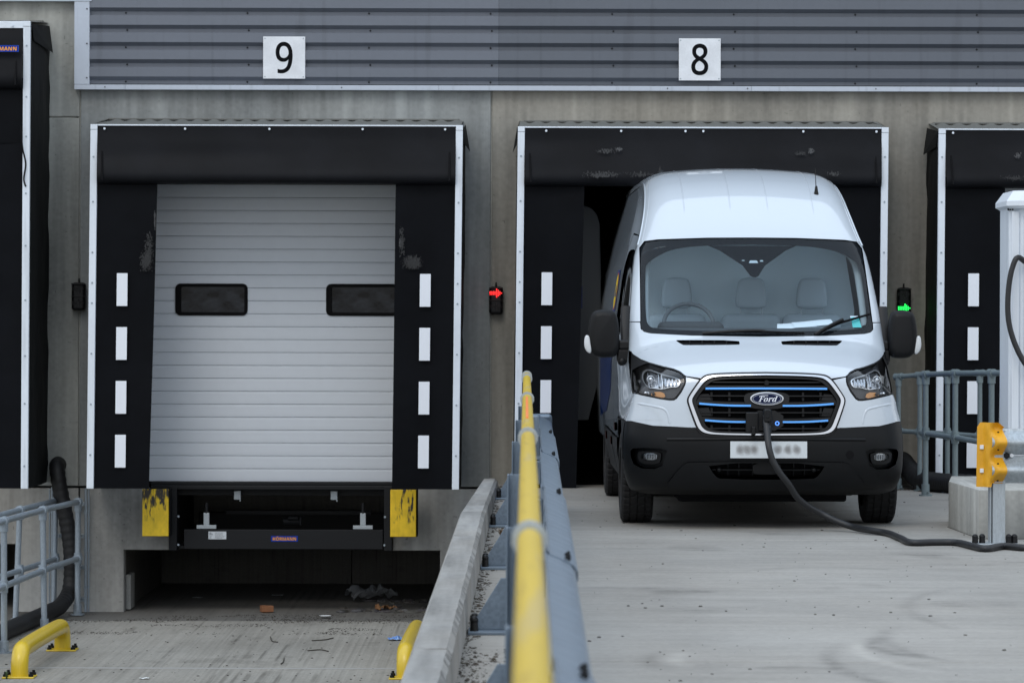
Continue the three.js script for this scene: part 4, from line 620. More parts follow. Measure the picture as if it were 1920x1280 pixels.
// ---------------------------------------------------------------- the van: a skin given by its centre profile, half widths and rounded corners
const van = thing('panel_van', 'white high roof electric panel van backed into the open dock and plugged in', 'van', [1.69, 0, -25.4]);
van.rotation.y = 0.012;
{
  const ST = [[.24, -.22, .93, .30], [.30, -.08, .985, .34], [.42, -.02, 1.02, .36], [.60, 0, 1.025, .38], [.76, -.012, 1.015, .38], [.95, -.03, .99, .38], [1.12, -.07, .968, .36], [1.19, -.17, .957, .34], [1.28, -.40, .957, .30], [1.375, -.70, .965, .25], [1.42, -.80, .965, .23], [1.75, -1.13, .94, .2], [2.13, -1.51, .895, .2], [2.30, -1.72, .85, .2], [2.48, -2.02, .81, .19], [2.62, -2.4, .787, .17], [2.715, -2.9, .775, .155], [2.755, -3.8, .77, .15], [2.755, -6.65, .77, .15]];
  const SP = [0]; for (let i = 1; i < ST.length; i++) SP.push(SP[i - 1] + Math.hypot(ST[i][0] - ST[i - 1][0], ST[i][1] - ST[i - 1][1]));
  const PEND = SP.at(-1), REAR = -6.5;
  function herm(p, k) {
    let i = 0; while (i < ST.length - 2 && p > SP[i + 1]) i++; const h = SP[i + 1] - SP[i], t = (p - SP[i]) / h;
    const m = (j) => { const a = Math.max(0, j - 1), b = Math.min(ST.length - 1, j + 1); return (ST[b][k] - ST[a][k]) / (SP[b] - SP[a]); };
    const t2 = t * t, t3 = t2 * t; return (2 * t3 - 3 * t2 + 1) * ST[i][k] + (t3 - 2 * t2 + t) * h * m(i) + (-2 * t3 + 3 * t2) * ST[i + 1][k] + (t3 - t2) * h * m(i + 1);
  }
  const profC = [], PN = 1200;
  for (let i = 0; i <= PN; i++) { const p = PEND * i / PN, e = 0.3, a = Math.max(0, p - e), b = Math.min(PEND, p + e), dy = herm(b, 0) - herm(a, 0), dz = herm(b, 1) - herm(a, 1), l = Math.hypot(dy, dz); profC.push([herm(p, 0), herm(p, 1), herm(p, 2), herm(p, 3), dz > 0 ? 0 : -dz / l, dz > 0 ? 1 : dy / l]); }
  const prof = (p) => { const f = Math.min(0.99999, Math.max(0, p / PEND)) * PN, i = Math.floor(f), t = f - i, A = profC[i], B = profC[i + 1]; return A.map((v, k) => v + (B[k] - v) * t); };
  const T0 = 0.72;
  const gT = (t) => { t = Math.min(1, Math.abs(t)); const c = t > T0 ? (t - T0) / (1 - T0) : 0; return 0.35 * t * t + 0.65 * (1 - Math.sqrt(Math.max(0, 1 - c * c))); };
  const tau2t = (a) => { const s = Math.sign(a), m = Math.min(1, Math.abs(a)); return s * (m < T0 ? m : T0 + (1 - T0) * Math.sin(Math.PI / 2 * (m - T0) / (1 - T0))); };
  const t2tau = (t) => { const s = Math.sign(t), m = Math.min(1, Math.abs(t)); return s * (m < T0 ? m : T0 + (1 - T0) * 2 / Math.PI * Math.asin((m - T0) / (1 - T0))); };
  const shell = (a, p) => { const [y, z, w, d, ny, nz] = prof(p), t = tau2t(a), g = gT(t) * d; return V(w * t, y - ny * g, z - nz * g); };
  const inv = (x, y) => { let lo = 0, hi = PEND; for (let k = 0; k < 40; k++) { const p = (lo + hi) / 2, q = prof(p), t = Math.max(-1, Math.min(1, x / q[2])); if (q[0] - q[4] * gT(t) * q[3] < y) lo = p; else hi = p; } return [t2tau(x / prof(lo)[2]), lo]; };
  const shellN = (a, p) => { const e = 0.004, aa = Math.max(-0.995, Math.min(0.995, a)), A = shell(aa + e, p).sub(shell(aa - e, p)), B = shell(aa, Math.min(PEND, p + e)).sub(shell(aa, Math.max(0, p - e))); return A.cross(B).normalize(); };
  // a piece of a skin: an outline in the skin's own two numbers, filled, cut fine, given depth at its rim
  function skin(outer, holes, map, nrm, { max = 0.045, depth = 0.025, off = 0 } = {}) {
    const dens = (c) => { const o = []; c.forEach((q, i) => { const r = c[(i + 1) % c.length], n = Math.max(1, Math.ceil(Math.hypot(r[0] - q[0], r[1] - q[1]) / max)); for (let k = 0; k < n; k++) o.push(new THREE.Vector2(lerp(q[0], r[0], k / n), lerp(q[1], r[1], k / n))); }); return o; };
    let oc = dens(outer); if (THREE.ShapeUtils.area(oc) < 0) oc.reverse();
    const hs = holes.map((h) => { const d = dens(h); if (THREE.ShapeUtils.area(d) > 0) d.reverse(); return d; });
    const pts = [...oc, ...hs.flat()]; let tris = THREE.ShapeUtils.triangulateShape(oc, hs).map((t) => [...t]);
    for (let it = 0; it < 16; it++) {
      const mids = new Map(), next = []; let any = false; const L = (a, b) => pts[a].distanceTo(pts[b]);
      const mid = (a, b) => { const k = a < b ? a + '_' + b : b + '_' + a; if (!mids.has(k)) { mids.set(k, pts.length); pts.push(pts[a].clone().lerp(pts[b], 0.5)); } return mids.get(k); };
      for (const [a, b, c] of tris) { const l = [L(a, b), L(b, c), L(c, a)], m = Math.max(...l); if (m <= max * 1.45) { next.push([a, b, c]); continue; } any = true; if (m === l[0]) { const q = mid(a, b); next.push([a, q, c], [q, b, c]); } else if (m === l[1]) { const q = mid(b, c); next.push([a, b, q], [a, q, c]); } else { const q = mid(c, a); next.push([a, b, q], [q, b, c]); } }
      tris = next; if (!any) break;
    }
    const P = pts.map((q) => map(q.x, q.y)), N = pts.map((q) => nrm(q.x, q.y)); if (off) P.forEach((p, i) => p.addScaledVector(N[i], off));
    const pos = [], nor = [], uv = [], e1 = V(), e2 = V();
    const put = (p, n) => { pos.push(p.x, p.y, p.z); nor.push(n.x, n.y, n.z); uv.push(p.x / 1.5 + p.z / 1.5, p.y / 1.5); };
    for (const [a, b, c] of tris) { e1.subVectors(P[b], P[a]); e2.subVectors(P[c], P[a]); const f = e1.cross(e2).dot(N[a]) >= 0; const o = f ? [a, b, c] : [a, c, b]; for (const k of o) put(P[k], N[k]); }
    if (depth) { let k0 = 0; for (const c of [oc, ...hs]) { for (let i = 0; i < c.length; i++) { const a = k0 + i, b = k0 + (i + 1) % c.length, A2 = P[a].clone().addScaledVector(N[a], -depth), B2 = P[b].clone().addScaledVector(N[b], -depth); const n = P[b].clone().sub(P[a]).cross(A2.clone().sub(P[a])).normalize(); for (const p of [P[a], A2, P[b], P[b], A2, B2]) put(p, n); } k0 += c.length; } }
    const g = new THREE.BufferGeometry(); g.setAttribute('position', new THREE.Float32BufferAttribute(pos, 3)); g.setAttribute('normal', new THREE.Float32BufferAttribute(nor, 3)); g.setAttribute('uv', new THREE.Float32BufferAttribute(uv, 2)); return g;
  }
  const mir = (l) => l.map(([x, y]) => [-x, y]);
  const toD = (l, n = 6) => { const o = []; l.forEach((q, i) => { const r = l[i + 1]; if (!r) { o.push(inv(...q)); return; } const m = Math.max(1, Math.ceil(Math.hypot(r[0] - q[0], r[1] - q[1]) / 0.04)); for (let k = 0; k < m; k++) o.push(inv(lerp(q[0], r[0], k / m), lerp(q[1], r[1], k / m))); }); return o; };
  const toDc = (l) => toD([...l, l[0]]).slice(0, -1);
  const front = (outer, holes = [], o = {}) => skin(outer, holes, shell, shellN, o);
  const fr = (xy, o) => front(toDc(xy), [], o);
  const at = (x, y, off = 0) => { const [a, p] = inv(x, y); return shell(a, p).addScaledVector(shellN(a, p), off); };
  const smooth = (l, n = 2) => { for (let k = 0; k < n; k++) { const o = []; l.forEach((q, i) => { const r = l[(i + 1) % l.length]; o.push([lerp(q[0], r[0], 0.25), lerp(q[1], r[1], 0.25)], [lerp(q[0], r[0], 0.75), lerp(q[1], r[1], 0.75)]); }); l = o; } return l; };
  const smoothOpen = (l, n = 2) => { for (let k = 0; k < n; k++) { const o = [l[0]]; for (let i = 0; i < l.length - 1; i++) { const q = l[i], r = l[i + 1]; o.push([lerp(q[0], r[0], 0.25), lerp(q[1], r[1], 0.25)], [lerp(q[0], r[0], 0.75), lerp(q[1], r[1], 0.75)]); } o.push(l.at(-1)); l = o; } return l; };

  // outlines, right half from the middle outwards
  const wsBase = [[0, 1.398], [0.5, 1.404], [0.80, 1.419], [0.848, 1.43], [0.874, 1.452]];
  const wsSide = [[0.877, 1.498]];
  const wsTop = [[0.858, 2.066], [0.818, 2.118], [0.72, 2.130], [0.34, 2.143], [0, 2.145]];
  const hlTop = [[0.586, 1.098], [0.594, 1.118], [0.62, 1.141], [0.66, 1.158], [0.735, 1.174], [0.83, 1.2], [0.885, 1.222], [0.92, 1.246], [0.945, 1.275]];
  const hlBot = [[0.952, 1.2], [0.962, 1.03], [0.960, 0.988], [0.94, 0.978], [0.87, 0.966], [0.77, 0.946], [0.70, 0.937], [0.672, 0.938], [0.652, 0.95], [0.615, 1.0], [0.59, 1.05], [0.584, 1.075]];
  const grille = smoothOpen([[0, 1.127], [0.25, 1.123], [0.415, 1.114], [0.462, 1.092], [0.50, 1.05], [0.557, 0.965], [0.566, 0.935], [0.556, 0.895], [0.510, 0.765], [0.49, 0.722], [0.45, 0.694], [0.36, 0.683], [0, 0.680]], 2);
  const gIdx = (f) => grille.findIndex(f);
  const iSeam = gIdx(([x, y]) => y < 1.088 && x > 0.4), iBump = gIdx(([x, y]) => y < 0.745 && x > 0.4);
  const seamG = grille[iSeam], bumpG = grille[iBump];
  const pY = (y) => { let lo = 0, hi = PEND; for (let k = 0; k < 40; k++) { const p = (lo + hi) / 2; if (shell(1, p).y < y) lo = p; else hi = p; } return lo; };
  const edge = (p0, p1, s, n = 30) => Array.from({ length: n + 1 }, (_, k) => [s, lerp(p0, p1, k / n)]);
  const p603 = pY(1.497), pHL = pY(1.285), pHB = pY(0.965), pB = pY(0.775), pBot = pY(0.27);
  const both = (half) => { const r = half; return { r, l: mir(half) }; };
  const G = 0.0028;                                            // half a panel gap

  // roof with the windscreen pillars
  {
    const up = [...edge(p603 + G, PEND, 1, 120), ...edge(PEND, p603 + G, -1, 120), ...toD(mir([[0.874, 1.501], ...wsTop]).slice(0)), ...toD([...wsTop].reverse().concat([[0.874, 1.501]]))];
    part('roof', front(up, [], { max: 0.05, depth: 0.03 }), MAT.paint, van);
    const rib = [];
    const rt = (x0, x1, pA, pB2, r) => { const pts = []; for (let k = 0; k <= 40; k++) { const p = lerp(pA, pB2, k / 40), q = prof(p), x = lerp(x0, x1, k / 40); const a = t2tau(x / q[2]); pts.push(shell(a, p).addScaledVector(shellN(a, p), k === 0 || k === 40 ? -r * 1.6 : -r * 0.55)); } return tube(pts, r, 60, 8); };
    const pr = inv(0.1, 2.31)[1];
    for (const [a, b] of [[0.145, 0.145], [0.5, 0.5], [-0.145, -0.145], [-0.5, -0.5]]) { rib.push(rt(a, b, pr, PEND - 0.1, 0.006)); }
    part('roof_rib', rib, MAT.paint, van).userData.kind = 'stuff';
    const gut = []; for (const s of [-1, 1]) { const pts = [], pts2 = []; for (let k = 0; k <= 50; k++) { const p = lerp(inv(0.8, 2.14)[1], PEND - 0.05, k / 50), a = s * lerp(0.955, 0.925, k / 50), a2 = s * lerp(0.90, 0.865, k / 50); pts.push(shell(a, p).addScaledVector(shellN(a, p), -0.001)); pts2.push(shell(a2, p).addScaledVector(shellN(a2, p), -0.003)); } part('roof_gutter', [tube(pts, 0.0085, 80, 8), tube(pts2, 0.005, 80, 8)], MAT.paint, van); }
  }
  // bonnet with two air vents
  const ventShape = [[0.158, 1.366], [0.60, 1.366], [0.624, 1.362], [0.575, 1.331], [0.56, 1.328], [0.17, 1.333], [0.154, 1.338]];
  {
    const hlT = hlTop.map(([x, y]) => [x, y + 0.004]);
    const half = [...toD([...wsSide, ...[...wsBase].reverse().slice(0, -1)].map(([x, y]) => [x, y - 0.004]))];
    const rightUp = [...edge(pHL, p603 - G, 1, 24), inv(0.876, 1.494), ...toD([...wsBase].reverse().map(([x, y]) => [x, y - 0.006]))];
    const gTop = grille.slice(0, iSeam + 1).map(([x, y]) => [x * 1.01, y + 0.01]);
    const low = [...toD([...gTop, [0.577, 1.1105], ...hlT.slice(1)]), [0.985, pHL - 0.01]];
    const m = (l) => l.map(([a, b]) => [-a, b]).reverse();
    const out = [...low, ...rightUp, ...m(rightUp).slice(1), ...m(low).slice(0, -1)];
    part('bonnet', front(out, [toDc(smooth(ventShape, 1)), toDc(mir(smooth(ventShape, 1)))], { max: 0.035, depth: 0.02 }), MAT.paint, van);
    for (const f of [(l) => l, mir]) {
      const v = part('air_vent', fr(f(smooth(ventShape.map(([x, y]) => [x + (x - 0.38) * 0.02, y + (y - 1.348) * 0.08]), 1)), { off: -0.017, depth: 0.01 }), MAT.blackMatt, van);
      part('vent_slat', [0.25, 0.34, 0.43, 0.52].map((x) => { const p = at(f([[x, 1.348]])[0][0], 1.348, -0.008); return box(p.x - 0.003, p.x + 0.003, p.y - 0.02, p.y + 0.02, p.z - 0.02, p.z + 0.02); }), MAT.blackPlastic, v).userData.kind = 'stuff';
    }
  }
  // white front corners below the headlights
  for (const f of [1, -1]) {
    const gs = grille.slice(iSeam, iBump + 1).map(([x, y]) => [x + 0.012, y - 0.0]);
    const hb = hlBot.map(([x, y]) => [x - (x < 0.7 ? 0.004 : 0), y - 0.004]);
    const out = [...toD([[0.581, 1.1035], [seamG[0] + 0.01, seamG[1] - 0.004], ...gs.slice(1), [0.67, 0.746], [0.82, 0.751]]), ...[[0.9, pB - 0.012], [0.97, pB - 0.003]], ...edge(pB, pHB, 1, 10), ...toD([[0.957, 0.983], ...hb.slice(3)])];
    part('front_corner', front(f > 0 ? out : out.map(([a, b]) => [-a, b]), [], { max: 0.03, depth: 0.025 }), MAT.paint, van);
    // raised swage on the corner
    const sw = [[0.965, 0.915], [0.90, 0.905], [0.80, 0.888], [0.735, 0.868], [0.712, 0.83], [0.70, 0.77]].map(([x, y]) => at(f * x, y, -0.009)); part('corner_swage', tube(sw, 0.0125, 60, 10), MAT.paint, van);
  }
  // black bumper
  const fogB = smooth([[0.715, 0.585], [0.955, 0.590], [0.985, 0.55], [0.945, 0.44], [0.76, 0.436], [0.728, 0.54]], 1);
  const intake = smooth([[-0.43, 0.489], [0.43, 0.489], [0.375, 0.40], [0.33, 0.374], [-0.33, 0.374], [-0.375, 0.40]], 1);
  {
    const gl = grille.slice(iBump).map(([x, y]) => [x + 0.01, y - 0.012]);
    const topR = [...toD([[bumpG[0] + 0.015, 0.741], [0.67, 0.741], [0.82, 0.746]]), [0.9, pB - 0.018], [0.97, pB - 0.009]];
    const right = [...toD(gl.slice().reverse()), ...topR, ...edge(pB - 0.006, pBot, 1, 20), [0.93, pBot - 0.02], [0.85, 0.012], [0.55, 0.006], [0.3, 0.02]];
    const out = [...right, ...right.map(([a, b]) => [-a, b]).reverse()];
    part('bumper', front(out, [toDc(fogB), toDc(mir(fogB)), toDc(intake)], { max: 0.035, depth: 0.03 }), MAT.bumper, van);
    part('bumper_step', tube([-0.72, -0.6, -0.4, -0.2, 0, 0.2, 0.4, 0.6, 0.72].map((x) => at(x, 0.662 - 0.012 * Math.abs(x), -0.006)), 0.014, 60, 10), MAT.bumper, van);
    const tow = at(0.545 + 0.06, 0.545, -0.004); part('towing_eye_hole', new THREE.CylinderGeometry(0.03, 0.03, 0.02, 20).rotateX(Math.PI / 2).translate(tow.x, tow.y, tow.z), MAT.blackMatt, van);
    // raised lower panel round the intake and its grille
    const lowP = smooth([[-0.55, 0.497], [0.55, 0.497], [0.61, 0.47], [0.735, 0.31], [0.60, 0.30], [-0.60, 0.30], [-0.735, 0.31], [-0.61, 0.47]], 1);
    part('lower_panel', front(toDc(lowP), [toDc(intake)], { max: 0.04, depth: 0.035, off: 0.022 }), MAT.bumper, van);
    const ig = part('lower_intake', fr(intake.map(([x, y]) => [x * 1.02, y + (y - 0.43) * 0.05]), { off: -0.07, depth: 0 }), MAT.blackMatt, van);
    part('intake_bar', [fr([[-0.41, 0.436], [0.41, 0.436], [0.41, 0.424], [-0.41, 0.424]], { off: -0.02, depth: 0.03 }), ...[-0.28, -0.2, 0.2, 0.28, -0.1, 0.1].map((x) => fr([[x - 0.004, 0.487], [x + 0.004, 0.487], [x + 0.004, 0.375], [x - 0.004, 0.375]], { off: -0.035, depth: 0.02 }))], MAT.bumper, ig).userData.kind = 'stuff';
    for (const s of [-1, 1]) part('sensor_boss', ball(at(s * 0.345, 0.43, -0.02), 0.022).scale(1, 1, 1), MAT.bumper, ig);
    part('radar_cover', fr(smooth([[-0.10, 0.485], [0.10, 0.485], [0.10, 0.42], [0.085, 0.40], [-0.085, 0.40], [-0.10, 0.42]], 1), { off: -0.006, depth: 0.03 }), MAT.blackPlastic, ig);
    for (const f of [(l) => l, mir]) {
      const fl = part('fog_light', fr(f(fogB.map(([x, y]) => [0.85 + (x - 0.85) * 1.03, 0.515 + (y - 0.515) * 1.06])), { off: -0.045, depth: 0 }), MAT.bumper, van);
      part('bezel', front(toDc(f(smooth([[0.765, 0.562], [0.93, 0.565], [0.945, 0.54], [0.925, 0.47], [0.785, 0.467], [0.765, 0.51]], 1))), [toDc(f(smooth([[0.795, 0.552], [0.915, 0.553], [0.91, 0.498], [0.80, 0.495]], 1)))], { off: -0.02, depth: 0.03 }), MAT.blackPlastic, fl);
      const fc = f([[0.852, 0.524]])[0], lensS = smooth([[0.797, 0.551], [0.91, 0.551], [0.916, 0.525], [0.905, 0.498], [0.81, 0.496], [0.795, 0.52]], 2);
      part('bowl', fr(f(lensS), { off: -0.042, depth: 0, max: 0.012 }), MAT.silver, fl);
      part('lens_flute', [0.822, 0.842, 0.862, 0.882].map((x) => { const a = at(f([[x, 0]])[0][0], 0.541, -0.033), b = at(f([[x, 0]])[0][0], 0.506, -0.033); return bar(a, b, 0.006, 8); }), MAT.reflector, fl).userData.kind = 'stuff';
      part('lens', fr(f(lensS), { off: -0.024, depth: 0 }), MAT.clear, fl);
    }
    const np = part('number_plate', plate(0.555, 0.121, 0.004), MAT.plateWhite, van); const q = at(0, 0.583, 0.014); np.position.copy(q).add(V(0.012, 0, 0)); np.rotation.x = -0.02;
    part('plate_holder', rbox(-0.26, 0.284, 0.53, 0.636, q.z - 0.04, q.z - 0.003, 0.01), MAT.blackPlastic, van);
  }
  // grille: chrome surround, black slats, blue strips, emblem, charge flap
  {
    const full = [...grille, ...mir(grille).reverse().slice(1, -1)], cy = 0.905;
    const shr = (k, ky) => full.map(([x, y]) => { const s = Math.abs(x) > 0.3 ? (Math.abs(x) - k) * Math.sign(x) : x * (1 - k / 0.56); return [s, cy + (y - cy) * (1 - ky / 0.22)]; });
    const gr = part('grille', fr(full, { off: -0.075, depth: 0, max: 0.06 }), MAT.blackMatt, van);
    part('black_surround', front(toDc(full.map(([x, y]) => [x * 1.012, cy + (y - cy) * 1.06])), [toDc(shr(0.0, 0.0))], { off: 0.004, depth: 0.06, max: 0.03 }), MAT.blackPlastic, gr);
    part('chrome_surround', front(toDc(shr(0.003, 0.005)), [toDc(shr(0.027, 0.015))], { off: 0.018, depth: 0.07, max: 0.02 }), MAT.chrome, gr);
    part('inner_surround', front(toDc(shr(0.026, 0.014)), [toDc(shr(0.055, 0.03))], { off: 0.002, depth: 0.06, max: 0.03 }), MAT.blackPlastic, gr);
    const strip = (x0, x1, yA, yB, h, off, dep, bend = 0) => { const u = [], l = []; for (let k = 0; k <= 12; k++) { const t = k / 12, x = lerp(x0, x1, t), y = lerp(yA, yB, t) + bend * Math.sin(t * 3.14); u.push([x, y + h / 2]); l.unshift([x, y - h / 2]); } return fr([...u, ...l], { off, depth: dep, max: 0.03 }); };
    const slat = (x0, x1, yA, yB, h, bend) => part('grille_slat', strip(x0, x1, yA, yB, h, -0.008, 0.05, bend), MAT.blackPlastic, gr);
    slat(-0.47, 0.47, 1.03, 1.03, 0.032, 0); slat(-0.52, -0.09, 0.922, 0.908, 0.034, -0.004); slat(0.09, 0.52, 0.908, 0.922, 0.034, -0.004); slat(-0.47, -0.1, 0.802, 0.79, 0.034, -0.004); slat(0.1, 0.47, 0.79, 0.802, 0.034, -0.004);
    slat(-0.42, 0.42, 1.07, 1.07, 0.008, 0); slat(-0.48, 0.48, 0.97, 0.97, 0.008, 0); slat(-0.47, 0.47, 0.85, 0.85, 0.008, 0); slat(-0.43, 0.43, 0.735, 0.735, 0.008, 0);
    const bl = (x0, x1, yA, yB, bend) => part('blue_strip', strip(x0, x1, yA, yB, 0.0135, 0.004, 0.012, bend), MAT.blueTrim, gr);
    bl(-0.44, 0.44, 1.021, 1.021, 0.002); bl(-0.486, -0.115, 0.913, 0.899, -0.005); bl(0.115, 0.486, 0.899, 0.913, -0.005); bl(-0.445, -0.135, 0.793, 0.782, -0.004); bl(0.115, 0.445, 0.782, 0.793, -0.004);
    part('blue_strip', fr([[-0.145, 0.782], [-0.132, 0.782], [-0.122, 0.74], [-0.128, 0.738]], { off: 0.004, depth: 0.01, max: 0.02 }), MAT.blueTrim, gr);
    const uprights = []; for (const x of [-0.4, -0.27, 0.27, 0.4]) for (const [a, b] of [[1.0, 0.94], [0.885, 0.825], [0.76, 0.71]]) uprights.push(fr([[x - 0.008, a], [x + 0.008, a], [x + 0.008, b], [x - 0.008, b]], { off: -0.04, depth: 0.02 })); part('grille_web', uprights, MAT.blackPlastic, gr).userData.kind = 'stuff';
    for (const s of [-1, 1]) for (const [a, b] of [[0.985, 0.94], [0.885, 0.825]]) part('grille_block', fr([[s * 0.42, a], [s * 0.52, a - 0.006], [s * 0.52, b], [s * 0.40, b]], { off: -0.02, depth: 0.03 }), MAT.blackPlastic, gr);
    const cam = at(0, 1.065, 0); part('camera_pod', [new THREE.CylinderGeometry(0.018, 0.02, 0.03, 16).rotateX(Math.PI / 2).translate(cam.x, cam.y, cam.z)], MAT.blackPlastic, gr);
    // emblem
    const ec = at(0, 0.948, 0.012), ov = (a, b, d, z, bev) => { const s = new THREE.Shape(); s.absellipse(0, 0, a, b, 0, Math.PI * 2); return new THREE.ExtrudeGeometry(s, { depth: d, bevelEnabled: true, bevelSize: bev, bevelThickness: bev, bevelOffset: -bev, bevelSegments: 3, curveSegments: 48 }).translate(ec.x, ec.y, ec.z + z); };
    part('emblem_base', fr(smooth([[-0.15, 1.0], [0.15, 1.0], [0.17, 0.94], [0.13, 0.875], [-0.13, 0.875], [-0.17, 0.94]], 2), { off: 0.002, depth: 0.05, max: 0.03 }), MAT.blackPlastic, gr);
    const em = part('emblem', ov(0.122, 0.049, 0.008, 0, 0.004), MAT.silver, gr);
    const face = new THREE.CircleGeometry(1, 48); face.scale(0.111, 0.0415, 1).translate(ec.x, ec.y, ec.z + 0.0125); part('emblem_face', face, MAT.emblem, em);
    // charge socket behind the flap
    const sk = part('charge_socket', [fr(smooth([[-0.12, 0.865], [0.12, 0.865], [0.12, 0.72], [-0.12, 0.72]], 1), { off: -0.004, depth: 0.06, max: 0.04 })], MAT.blackPlastic, gr);
    const fp = at(-0.105, 0.8, 0.03); part('charge_flap', [rbox(fp.x - 0.05, fp.x + 0.045, 0.70, 0.855, fp.z - 0.02, fp.z + 0.012, 0.012), rbox(fp.x - 0.01, fp.x + 0.02, 0.69, 0.75, fp.z, fp.z + 0.06, 0.008)], MAT.blackPlastic, sk);
    const rp = at(0.075, 0.772, 0.004); part('status_light', new THREE.TorusGeometry(0.0125, 0.0035, 8, 24).translate(rp.x, rp.y, rp.z), M(0x000000, 0.4, { emissive: new THREE.Color(0.1, 0.3, 1), emissiveIntensity: 1.6 }), sk, 'small glowing blue ring');
  }
  // headlights
  for (const f of [(l) => l, mir]) {
    const sg = f([[1, 0]])[0][0], out = [...hlTop, ...hlBot];
    const h = part('headlight', fr(f(out), { off: -0.065, depth: 0, max: 0.03 }), MAT.lampHouse, van);
    part('lamp_rim', front(toDc(f(out)), [toDc(f(out.map(([x, y]) => [0.775 + (x - 0.775) * 0.955, 1.09 + (y - 1.09) * 0.93])))], { off: 0.0015, depth: 0.06, max: 0.03 }), MAT.blackPlastic, h);
    const s1 = smooth([[0.622, 1.11], [0.655, 1.137], [0.735, 1.15], [0.80, 1.17], [0.865, 1.188], [0.91, 1.158], [0.918, 1.09], [0.87, 1.04], [0.80, 1.022], [0.755, 1.02], [0.70, 1.038], [0.635, 1.036]], 2);
    part('bowl', fr(f(s1), { off: -0.055, depth: 0, max: 0.02 }), MAT.reflector, h);
    part('bowl_rim', front(toDc(f(s1)), [toDc(f(s1.map(([x, y]) => [0.77 + (x - 0.77) * 0.94, 1.075 + (y - 1.075) * 0.9])))], { off: -0.04, depth: 0.025, max: 0.02 }), MAT.silver, h);
    const fl = []; for (let k = 0; k < 9; k++) { const x = 0.655 + k * 0.027; if (Math.abs(x - 0.835) < 0.03) continue; fl.push(bar(at(sg * x, 1.122 + (x > 0.78 ? 0.03 : 0), -0.046), at(sg * x, 1.046 - (x > 0.72 && x < 0.86 ? 0.008 : 0), -0.046), 0.008, 8)); } part('reflector_flute', fl, MAT.reflector, h).userData.kind = 'stuff';
    const bp = at(sg * 0.845, 1.103, -0.03); part('bulb_shield', [new THREE.SphereGeometry(0.017, 14, 10).translate(bp.x, bp.y, bp.z), new THREE.TorusGeometry(0.026, 0.004, 8, 20).translate(bp.x, bp.y, bp.z - 0.012)], MAT.silver, h);
    part('bowl_divider', fr(f([[0.762, 1.15], [0.769, 1.15], [0.762, 1.024], [0.755, 1.024]]), { off: -0.035, depth: 0.02 }), MAT.silver, h);
    part('indicator', fr(f(smooth([[0.755, 1.0], [0.845, 1.0], [0.86, 0.975], [0.84, 0.965], [0.735, 0.953]], 1)), { off: -0.045, depth: 0, max: 0.02 }), MAT.amber, h);
    part('indicator_bulb', ball(at(sg * 0.832, 0.983, -0.035), 0.012), MAT.darkSteel, h);
    part('side_light', fr(f(smooth([[0.872, 1.005], [0.908, 1.005], [0.915, 0.975], [0.872, 0.972]], 2)), { off: -0.045, depth: 0 }), MAT.reflector, h);
    part('side_light_bulb', ball(at(sg * 0.893, 0.99, -0.035), 0.012), MAT.silver, h);
    part('lens', fr(f(out.map(([x, y]) => [0.775 + (x - 0.775) * 0.99, 1.09 + (y - 1.09) * 0.985])), { off: -0.004, depth: 0, max: 0.03 }), MAT.clear, h);
  }
  // windscreen, its black print, wipers, sticker
  const wsHalf = [...wsBase, ...wsSide, ...wsTop], wsFull = [...wsHalf, ...mir(wsHalf).reverse().slice(1, -1)];
  {
    const w = part('windscreen', fr(wsFull, { off: -0.006, depth: 0, max: 0.06 }), MAT.glass, van);
    const inH = smoothOpen([[0, 1.436], [0.5, 1.442], [0.775, 1.456], [0.815, 1.475], [0.838, 1.525], [0.826, 1.9], [0.815, 1.945], [0.74, 2.0], [0.62, 2.058], [0.40, 2.088], [0, 2.095]], 2), inner = [...inH, ...mir(inH).reverse().slice(1, -1)];
    part('screen_border', front(toDc(wsFull), [toDc(inner)], { off: -0.010, depth: 0, max: 0.05 }), MAT.frit, w);
    part('sensor_cover', fr([[-0.34, 2.09], [0.34, 2.09], [0.25, 2.05], [0.085, 1.935], [0.03, 1.855], [0.01, 1.846], [-0.01, 1.846], [-0.03, 1.855], [-0.085, 1.935], [-0.25, 2.05]], { off: -0.012, depth: 0, max: 0.05 }), MAT.frit, w);
    for (const [x, y, a, b] of [[0, 1.963, 0.036, 0.02], [0.062, 1.97, 0.014, 0.01], [-0.078, 1.973, 0.012, 0.006]]) part('sensor_window', fr([[x - a * 0.7, y + b / 2], [x + a * 0.7, y + b / 2], [x + a, y - b / 2], [x - a, y - b / 2]], { off: -0.009, depth: 0 }), MAT.seat, w);
    part('sticker', fr([[0.708, 1.545], [0.77, 1.545], [0.785, 1.468], [0.715, 1.468]], { off: -0.009, depth: 0 }), M([0.10, 0.55, 0.52], 0.6), w);
    part('sticker', fr([[0.702, 1.553], [0.765, 1.553], [0.764, 1.541], [0.703, 1.541]], { off: -0.0088, depth: 0 }), MAT.paper, w);
    const wiper = (pts, arm, name) => { const t = part('wiper', [tube(pts.map(([x, y, o]) => at(x, y, o)), 0.011, 40, 8)], MAT.blackPlastic, van); part('wiper_blade', tube(arm.map(([x, y, o]) => at(x, y, o)), 0.009, 40, 8), MAT.blackMatt, t); return t; };
    wiper([[0.42, 1.406, 0.005], [0.5, 1.437, 0.03], [0.6, 1.483, 0.035], [0.635, 1.5, 0.03]], [[0.44, 1.408, 0.012], [0.6, 1.478, 0.016], [0.72, 1.515, 0.016], [0.845, 1.553, 0.012]]);
    wiper([[-0.42, 1.408, 0.01], [-0.2, 1.414, 0.022], [0.0, 1.418, 0.025], [0.05, 1.415, 0.02]], [[-0.42, 1.412, 0.008], [-0.1, 1.422, 0.01], [0.34, 1.410, 0.01]]);
